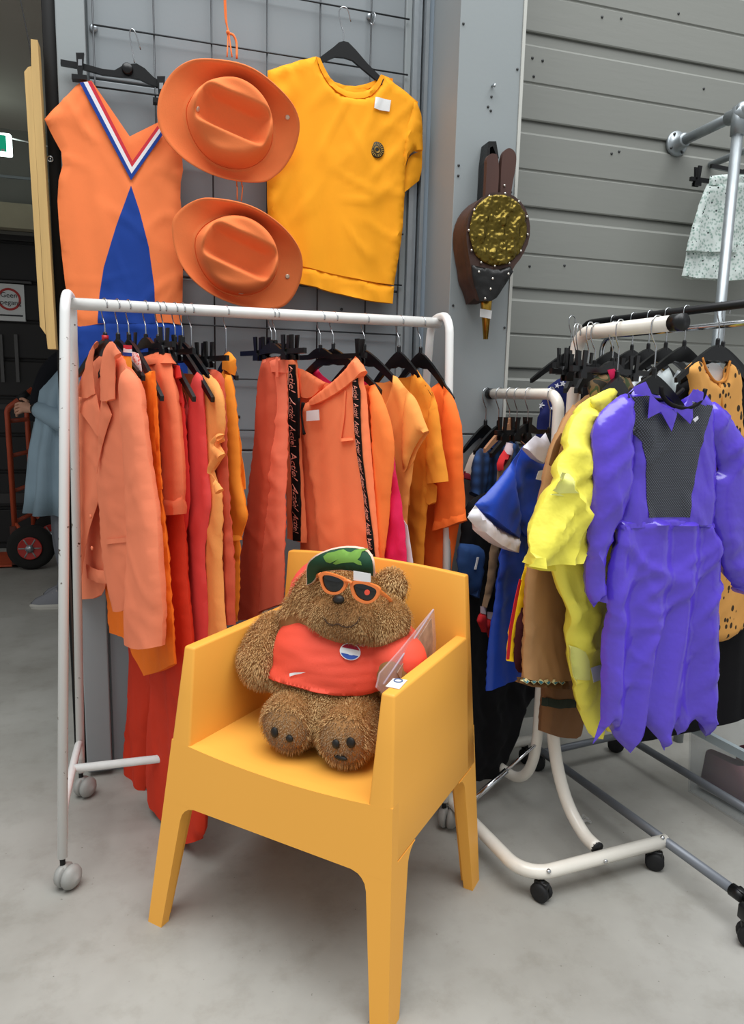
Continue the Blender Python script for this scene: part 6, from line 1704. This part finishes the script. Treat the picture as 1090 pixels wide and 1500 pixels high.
# exit sign
EY = 5.2
ES = thing('exit_sign', 'lit green and white emergency exit sign under the hall ceiling', 'sign', onY(0, 228, EY))
a = onY(-30, 190, EY); b = onY(17, 228, EY)
MB().box((a.x, EY, b.z), (b.x, EY+.05, a.z), bev=.01).build('housing', mat('sign_white', '#f2f6f4', .4, emit=('#dff5ee', 4.0)), ES)
a2 = onY(-26, 194.5, EY); b2 = onY(10, 222.5, EY)
MB().box((a2.x, EY-.003, b2.z), (b2.x, EY, a2.z)).build('green_face', mat('sign_green', '#0f8a68', .4, emit=('#0f8a68', .7)), ES, smooth=False)
MB().box((onY(2, 220, EY).x, EY-.005, onY(2, 221, EY).z), (onY(7, 220, EY).x, EY-.003, onY(2, 218.5, EY).z)).build('sign_mark', m_white, ES, smooth=False)
MB().tube([(b.x, EY+.03, a.z-.02), (b.x+.3, EY+.03, a.z-.05), (-.25, EY+.03, a.z-.06)], .004, 6).build('cable', m_white, ES)
# no-entry poster on the dark door
DY = HY+.46
PS = thing('notice_poster', 'white notice with red ring reading Geen toegang on the dark door', 'notice', onY(15, 470, DY))
a = onY(-18, 414, DY); b = onY(37.5, 471, DY)
m_post = mat('poster_paper', '#dcdcda', .7)
MB().box((a.x, DY-.004, b.z), (b.x, DY+.03, a.z)).build('paper', m_post, PS, smooth=False)
c = onY(13.5, 438.5, DY); rr_ = abs(onY(31, 438, DY).x-c.x)
ring = MB(); n = 32; v = []
for r in (rr_, rr_*.80):
    v += [c+Vector((r*cos(2*pi*k/n), -.006, r*sin(2*pi*k/n))) for k in range(n)]
ring.add(v, [(k, (k+1) % n, n+(k+1) % n, n+k) for k in range(n)]); ring.build('red_ring', mat('poster_red', '#b3322f', .6), PS, smooth=False)
m_ink = mat('poster_ink', '#2a2a2c', .6)
for body_, dy in (('Geen', .03), ('toegang', -.025)):
    v2, f2_ = text_data(body_, .055); obj('poster_lettering', [c+Vector((x, -.0065, y+dy)) for x, y in v2], f2_, m_ink, PS, smooth=False)
cc_ = onY(13.5, 462, DY)
MB().box((cc_.x-.1, DY-.006, cc_.z-.006), (cc_.x+.1, DY-.004, cc_.z+.006)).build('caption_line', m_ink, PS, smooth=False)
rod = onY(20, 413, DY); MB().box((rod.x-.5, DY-.02, rod.z-.008), (onY(46, 415, DY).x, DY+.02, rod.z+.008)).build('top_rail', mat('poster_rail', '#4b4a4a', .6), PS, smooth=False)
for k, x in enumerate((4, 26)):
    p = onY(x, 545, DY); bz = onY(x, 490, DY).z
    sbr = MB().box((p.x-.012, DY-.012, p.z-.08), (p.x+.012, DY+.02, bz)).build('door_strip', mat('door_strip_grey', '#5a5857', .6), dr, smooth=False)
p = onY(10, 596, DY); MB().box((-6, DY-.01, p.z-.02), (-.25, DY+.02, p.z+.02)).build('door_rail', mat('door_rail_grey', '#3c3938', .6), dr, smooth=False)
p = onY(10, 728, DY); MB().box((-6, DY-.01, p.z-.05), (-.25, DY+.02, p.z+.03)).build('door_rail', mat('door_rail_grey', '#3c3938', .6), dr, smooth=False)

# hand truck
m_truck = mat('orange_red_enamel', '#b84d2e', .5, var=(15, .12))
HT = thing('hand_truck', 'orange red hand truck with black pneumatic wheels beside the dark door', 'hand truck', (-.95, 5.75, 0))
dv_ = Vector((.06, .42, 0))
wc = onY(50, 801, 5.72); wr_ = .165; wc.z = wr_
A0_ = Vector((onY(23, 790, 5.68).x, 5.68, .12)); A1_ = Vector((onY(10.5, 603, 5.68).x, 5.68, onY(10.5, 603, 5.68).z))
MBt = MB()
hx = onY(48, 570, 5.68)
def side(off): return [A0_+off, A0_.lerp(A1_, .5)+off, A1_+off]
P1 = [A0_, A1_]+bend(A0_, A1_+Vector((0, 0, .02)), hx, .06)[1:]+[Vector((hx.x, 5.68, hx.z))]
MB().tube(P1, .02, 8, False).build('upright', m_truck, HT)
P2 = [p+dv_ for p in P1]
MB().tube(P2, .02, 8, False).build('upright', m_truck, HT)
g0 = P1[-1].lerp(P1[-2], .62); MB().tube([g0, P1[-1].lerp(P1[-2], .2)], .027, 8, False).build('grip', m_rubber, HT)
g0 = P2[-1].lerp(P2[-2], .62); MB().tube([g0, P2[-1].lerp(P2[-2], .2)], .027, 8, False).build('grip', m_rubber, HT)
for py in (617, 668, 720, 765):
    q_ = onY(16+(py-617)*.06, py, 5.68); t = (q_.z-A0_.z)/(A1_.z-A0_.z); s_ = A0_.lerp(A1_, t)
    MB().tube([s_, s_+dv_], .016, 8, False).build('crossbar', m_truck, HT)
b0 = A0_+Vector((-.02, -.02, -.10))
MB().box((-.32, -.03, 0), (.02, .46, .012), lambda x, y, z: Vector((A0_.x, A0_.y, .012))+Vector((x, y, z)), ).build('toe_plate', m_truck, HT, smooth=False)
MB().box((-.02, -.03, 0), (.02, .02, .3), lambda x, y, z: Vector((A0_.x-.01, A0_.y, .012))+Vector((x, y, z))).build('bracket', mat('dark_rust_metal', '#5a2a1e', .6), HT, smooth=False)
for off in (Vector((0, 0, 0)), dv_*1.25):
    w = MB(); c = Vector((wc.x, 5.60, wr_))+off
    w.lathe([(wr_*.50, -.045), (wr_*.8, -.055), (wr_*.97, -.035), (wr_, 0), (wr_*.97, .035), (wr_*.8, .055), (wr_*.50, .045)], 28, c, (0, 1, 0)); tyre = w.build('tyre', mat('dusty_tyre', '#1f1d1b', .9, bump=(40, .5, .004)), HT)
    w = MB(); w.lathe([(wr_*.46, -.058), (wr_*.50, -.06), (wr_*.50, -.04), (wr_*.40, -.042), (wr_*.36, -.02), (.03, -.02), (.02, -.06)], 24, c, (0, 1, 0))
    rim = w.build('wheel_rim', mat('rim_red', '#b02f28', .5), HT)
    MB().lathe([(.028, -.075), (.028, -.05), (.02, -.04)], 14, c, (0, 1, 0)).build('hub', m_alu, rim)
    for k in range(6):
        t = 2*pi*k/6; MB().tube([c+Vector((.02*cos(t), -.056, .02*sin(t))), c+Vector((wr_*.46*cos(t), -.056, wr_*.46*sin(t)))], .006, 6, False).build('spoke', mat('spoke_grey', '#8d8a86', .5), rim)
    MB().tube([A0_+Vector((0, 0, .22))+off*.8, c], .014, 8, False).build('axle_brace', m_truck, HT)

# person
PP = Vector((-.560, 4.66, 0))
PR = thing('person', 'person in a pale blue tunic, black scarf and grey shoes holding their hands together', 'person', PP)
def pp(f_, s_, z): return PP+Vector((-f_, -s_, z))       # facing -x; s_ towards the viewer
m_skin = mat('skin', '#b98a72', .6)
def skin_mesh(name, nodes, edges, m, parent, sub=2):
    me_ = bpy.data.meshes.new(name); og_ = wloc(parent)
    keys = list(nodes); ix = {k: i for i, k in enumerate(keys)}
    me_.from_pydata([nodes[k][0]-og_ for k in keys], [(ix[a], ix[b]) for a, b in edges], [])
    o = bpy.data.objects.new(name, me_); COL.objects.link(o); o.parent = parent
    md = o.modifiers.new('skin', 'SKIN'); md.use_smooth_shade = True
    sv = me_.skin_vertices[0].data
    for i, k in enumerate(keys):
        r = nodes[k][1]; sv[i].radius = r if isinstance(r, tuple) else (r, r)
        sv[i].use_root = (i == 0)
    ms = o.modifiers.new('sub', 'SUBSURF'); ms.levels = sub; ms.render_levels = sub
    bpy.context.view_layer.update()
    dg = bpy.context.evaluated_depsgraph_get(); ev = o.evaluated_get(dg); m2 = bpy.data.meshes.new_from_object(ev)
    o.modifiers.clear(); o.data = m2; m2.materials.clear(); m2.materials.append(m)
    for p in m2.polygons: p.use_smooth = True
    return o
HZ = 1.195
nd = {'pel': (pp(0, 0, .95), .13), 'wai': (pp(.01, 0, 1.12), .12), 'che': (pp(-.03, 0, 1.32), .14), 'nec': (pp(-.09, 0, 1.50), .055), 'hea0': (pp(-.10, 0, 1.58), .075), 'hea1': (pp(-.10, 0, 1.68), .095), 'hea2': (pp(-.11, 0, 1.76), .06)}
eg = [('pel', 'wai'), ('wai', 'che'), ('che', 'nec'), ('nec', 'hea0'), ('hea0', 'hea1'), ('hea1', 'hea2')]
for s, nm in ((1, 'r'), (-1, 'l')):
    nd['sh'+nm] = (pp(-.07, .17*s, 1.42), .06); nd['el'+nm] = (pp(-.05, .23*s, 1.14), .042); nd['wr'+nm] = (pp(.15, .06*s, HZ-.005), .027)
    nd['pa'+nm] = (pp(.205, .035*s, HZ+.005), (.018, .036))
    eg += [('che', 'sh'+nm), ('sh'+nm, 'el'+nm), ('el'+nm, 'wr'+nm), ('wr'+nm, 'pa'+nm)]
    for k in range(4):
        z = .026-.018*k; L = (.85, 1, .95, .78)[k]
        a, b, c = 'fa%s%d' % (nm, k), 'fb%s%d' % (nm, k), 'fc%s%d' % (nm, k)
        nd[a] = (pp(.240, .03*s, HZ+.005+z), .0095); nd[b] = (pp(.240+.026*L, .015*s, HZ-.004+z), .0088); nd[c] = (pp(.240+.030*L, -.008*s, HZ-.022+z), .008)
        eg += [('pa'+nm, a), (a, b), (b, c)]
    nd['ta'+nm] = (pp(.20, .02*s, HZ+.04), .0105); nd['tb'+nm] = (pp(.225, .0, HZ+.055), .0095); nd['tc'+nm] = (pp(.245, -.005*s, HZ+.052), .008)
    eg += [('pa'+nm, 'ta'+nm), ('ta'+nm, 'tb'+nm), ('tb'+nm, 'tc'+nm)]
    nd['hi'+nm] = (pp(0, .09*s, .88), .095); nd['kn'+nm] = (pp(.02-.02*s, .10*s, .50), .06); nd['an'+nm] = (pp(.0+.02*s, .10*s, .09), .04); nd['to'+nm] = (pp(.13+.02*s, .11*s, .035), (.03, .04))
    eg += [('pel', 'hi'+nm), ('hi'+nm, 'kn'+nm), ('kn'+nm, 'an'+nm), ('an'+nm, 'to'+nm)]
skin_mesh('body', nd, eg, m_skin, PR)
m_tun = mat('washed_blue_linen', '#8ba0ad', .85, var=(6, .12), bump=(120, .3, .002)); m_scarf = fabric('black_scarf', '#121319', .9); m_hair = mat('dark_hair', '#1b1512', .7)
def loft(name, secs, m, parent, n=28, fold=0., cap=False):
    v = []; f_ = []
    for j, (cx, cs, z, rx, rs) in enumerate(secs):
        for i in range(n):
            t = 2*pi*i/n; w = 1+fold*j/len(secs)*sin(t*11+1.3*sin(3*t)+.5*j)
            v.append(pp(cx+rx*cos(t)*w, cs+rs*sin(t)*w, z))
    for j in range(len(secs)-1):
        for i in range(n): f_.append((j*n+i, j*n+(i+1) % n, (j+1)*n+(i+1) % n, (j+1)*n+i))
    o = obj(name, v, f_, m, parent); md = o.modifiers.new('cloth', 'SOLIDIFY'); md.thickness = .004; return o
loft('tunic', [(-.08, 0, 1.49, .075, .09), (-.07, 0, 1.45, .11, .19), (-.02, 0, 1.30, .15, .205), (.01, 0, 1.12, .15, .195), (.03, 0, .95, .165, .205), (.03, 0, .75, .185, .22), (.035, 0, .58, .20, .235)], m_tun, PR, 64, .17)
for s in (1, -1):
    mbs = MB(); mbs.tube([pp(-.07, .17*s, 1.43), pp(-.06, .22*s, 1.28), pp(-.05, .245*s, 1.13), pp(.06, .16*s, 1.165), pp(.125, .085*s, HZ-.005)], [.075, .07, .068, .06, .05], 14, True, 5)
    mbs.build('sleeve', m_tun, PR)
    lm = fabric('grey_trousers', '#6e7076', .85)
    MB().tube([pp(0, .09*s, .9), pp(.02-.02*s, .10*s, .50), pp(.01-.02*s, .10*s, .25), pp(.02*s, .10*s, .10)], [.105, .08, .068, .06], 14, True, 4).build('trouser_leg', lm, PR)
    so = MB(); ox = .02*s
    P = [(-.09, -.0), (-.085, .04), (-.03, .05), (.06, .052), (.15, .045), (.20, .02), (.205, -.02), (.15, -.045), (.05, -.045), (-.04, -.042), (-.085, -.035)]
    rows_ = [(0, 1.0, 0), (.012, 1.04, 0), (.028, 1.0, 0), (.055, .92, -.012), (.085, .66, -.035), (.12, .44, -.05)]
    v = []; n = len(P)
    for z, k, sx_ in rows_: v += [pp(ox+sx_+(a-.05)*k+.05, .105*s+b*k, z) for a, b in P]
    shoe = obj('shoe', v, [tuple(range(n))]+[(j*n+i, j*n+(i+1) % n, (j+1)*n+(i+1) % n, (j+1)*n+i) for j in range(1, len(rows_)-1) for i in range(n)]+[tuple(range((len(rows_)-1)*n, len(rows_)*n))], mat('grey_suede', '#77777b', .85), PR)
    v = [pp(ox+(a-.05)*k+.05, .105*s+b*k, z) for z, k in ((0, 1.0), (.02, 1.06), (.03, 1.02)) for a, b in P]
    obj('sole', v, [(j*n+i, j*n+(i+1) % n, (j+1)*n+(i+1) % n, (j+1)*n+i) for j in range(2) for i in range(n)], mat('sole_pale', '#b9b5ac', .7), shoe)
    for k in range(4): MB().tube([pp(ox+.05+.022*k, .105*s-.02, .108-.013*k), pp(ox+.055+.022*k, .105*s+.025, .104-.013*k)], .0035, 6, False).build('lace', mat('pale_lace', '#c9b4aa', .8), shoe)
MB().tube([pp(-.18, .06, 1.52), pp(-.05, .13, 1.50), pp(.06, .08, 1.40), pp(.13, .03, 1.24), pp(.15, .02, 1.12)], [.05, .055, .06, .055, .04], 12).build('scarf', m_scarf, PR)
MB().tube([pp(-.19, 0, 1.53), pp(-.12, -.12, 1.53), pp(-.02, -.08, 1.50), pp(.08, .0, 1.38), pp(.14, .0, 1.20)], [.05, .055, .055, .05, .04], 12).build('scarf', m_scarf, PR)
wb = MB(); wb.lathe([(.034, -.018), (.036, 0), (.034, .018)], 16, pp(.145, .065, HZ-.003), (-.9, .45, 0)); wb.build('wrist_band', mat('dark_watch', '#221d1b', .5), PR)
hb_ = MB(); hb_.ball(pp(-.135, 0, 1.70), .108, 18, (1.0, .92, 1.05)); hb_.build('hair', m_hair, PR)
for s in (1, -1): MB().ball(pp(-.012, .035*s, 1.665), .011, 10).build('eye', mat('eye_dark', '#15110f', .3), PR)
MB().tube([pp(-.015, 0, 1.68), pp(.015, 0, 1.635), pp(-.01, 0, 1.625)], [.009, .015, .01], 8).build('nose', m_skin, PR)
MB().tube([pp(-.023, .022, 1.592), pp(-.013, 0, 1.592), pp(-.023, -.022, 1.592)], .006, 6).build('mouth', mat('lips', '#8d5548', .6), PR)

# clear storage box with shoes
b0 = onZ(1000, 1158, 0); 
BX = thing('storage_box', 'clear plastic storage box with maroon and pink shoes under the wheeled rack', 'storage box', b0)
bf = lambda a, b, c: b0+EV*a-DV*b+Vector((0, 0, c))
m_bx = mat('clear_box_plastic', '#aab2b5', .15, alpha=.20, spec=.5)
LB, WB2, HB = .55, .38, .245
v = []; 
for (g_, z) in ((.012, 0), (.0, HB), (.004, HB), (.016, .004)):
    v += [bf(g_, g_, z), bf(WB2-g_, g_, z), bf(WB2-g_, LB-g_, z), bf(g_, LB-g_, z)]
f_ = []
for j in range(3): f_ += [(j*4+i, j*4+(i+1) % 4, (j+1)*4+(i+1) % 4, (j+1)*4+i) for i in range(4)]
f_ += [(0, 1, 2, 3), (12, 13, 14, 15)]
obj('box_body', v, f_, m_bx, BX, smooth=False)
rimb = MB()
for (x0, x1, y0, y1) in ((-.012, .006, -.012, LB+.012), (WB2-.006, WB2+.012, -.012, LB+.012), (-.012, WB2+.012, -.012, .006), (-.012, WB2+.012, LB-.006, LB+.012)):
    rimb.box((x0, y0, HB-.022), (x1, y1, HB+.006), bf)
rimb.build('rim', mat('box_rim_plastic', '#aab6ba', .25, alpha=.75), BX, smooth=False)
m_mar = mat('maroon_shoe', '#5d3038', .7); m_pk = mat('pink_shoe', '#c48a8f', .7); m_solew = mat('shoe_sole_white', '#c9c6c4', .6)
def shoe_obj(org, ax, m, label, sc=1., h=.1):
    ax = Vector(ax).normalized(); sd = Vector((-ax.y, ax.x, 0))
    q = thing('shoe', label, 'shoe', org)
    P = [(-.12, 0), (-.115, .03), (-.04, .038), (.05, .042), (.11, .032), (.135, 0), (.11, -.036), (.05, -.042), (-.04, -.034), (-.115, -.03)]
    n = len(P)
    def ring_(z, k, sx_): return [Vector(org)+ax*((a*k+sx_)*sc)+sd*(b*k*sc)+Vector((0, 0, z*sc)) for a, b in P]
    rows_ = [(.025, .98, 0), (.05, .95, -.004), (.07, .84, -.016), (h, .55, -.05), (h+.01, .5, -.055)]
    v = [p for r_ in rows_ for p in ring_(*r_)]
    obj('upper', v, [(j*n+i, j*n+(i+1) % n, (j+1)*n+(i+1) % n, (j+1)*n+i) for j in range(len(rows_)-1) for i in range(n)], m, q)
    rows2 = [(0, .98, 0), (.002, 1.02, 0), (.024, 1.03, 0), (.026, .96, 0)]
    v = [p for r_ in rows2 for p in ring_(*r_)]
    obj('sole', v, [tuple(range(n))]+[(j*n+i, j*n+(i+1) % n, (j+1)*n+(i+1) % n, (j+1)*n+i) for j in range(3) for i in range(n)], m_solew, q)
    for k in range(3): MB().tube([Vector(org)+ax*(.02+.02*k)*sc+sd*.02*sc+Vector((0, 0, (.082-.008*k)*sc)), Vector(org)+ax*(.02+.02*k)*sc-sd*.02*sc+Vector((0, 0, (.082-.008*k)*sc))], .003, 6, False).build('lace', m_solew, q)
    return q
shoe_obj(bf(.10, .13, .012), -DV+EV*.15, m_mar, 'maroon shoe with white sole inside the clear storage box', 1.0, .12)
shoe_obj(bf(.22, .15, .012), -DV, m_mar, 'maroon shoe lying deeper inside the clear storage box', 1.0, .12)
shoe_obj(bf(.11, .38, .012), -DV-EV*.2, m_pk, 'pink shoe at the open end of the clear storage box', .95)
shoe_obj(bf(.25, .38, .012), -DV, m_pk, 'pink shoe behind another inside the clear storage box', .95)
# plastic wrap litter on the floor
lt = MB(); c = onZ(848, 1203, 0); rs = np.random.RandomState(2)
nx = 9; v = []
for j in range(6):
    for i in range(nx):
        v.append(c+Vector(((i-4)*.008+rs.rand()*.005, (j-3)*.009+rs.rand()*.005, .003+.022*rs.rand()*(1-abs(i-4)/5))))
lt.add(v, [(j*nx+i, j*nx+i+1, (j+1)*nx+i+1, (j+1)*nx+i) for j in range(5) for i in range(nx-1)])
lo_ = lt.build('plastic_wrapper', mat('crumpled_film', '#c9c9c4', .15, alpha=.35), smooth=False)
md = lo_.modifiers.new('film', 'SOLIDIFY'); md.thickness = .0008
tag(lo_, 'crumpled clear plastic wrapper lying on the floor by the cream rack foot', 'litter')
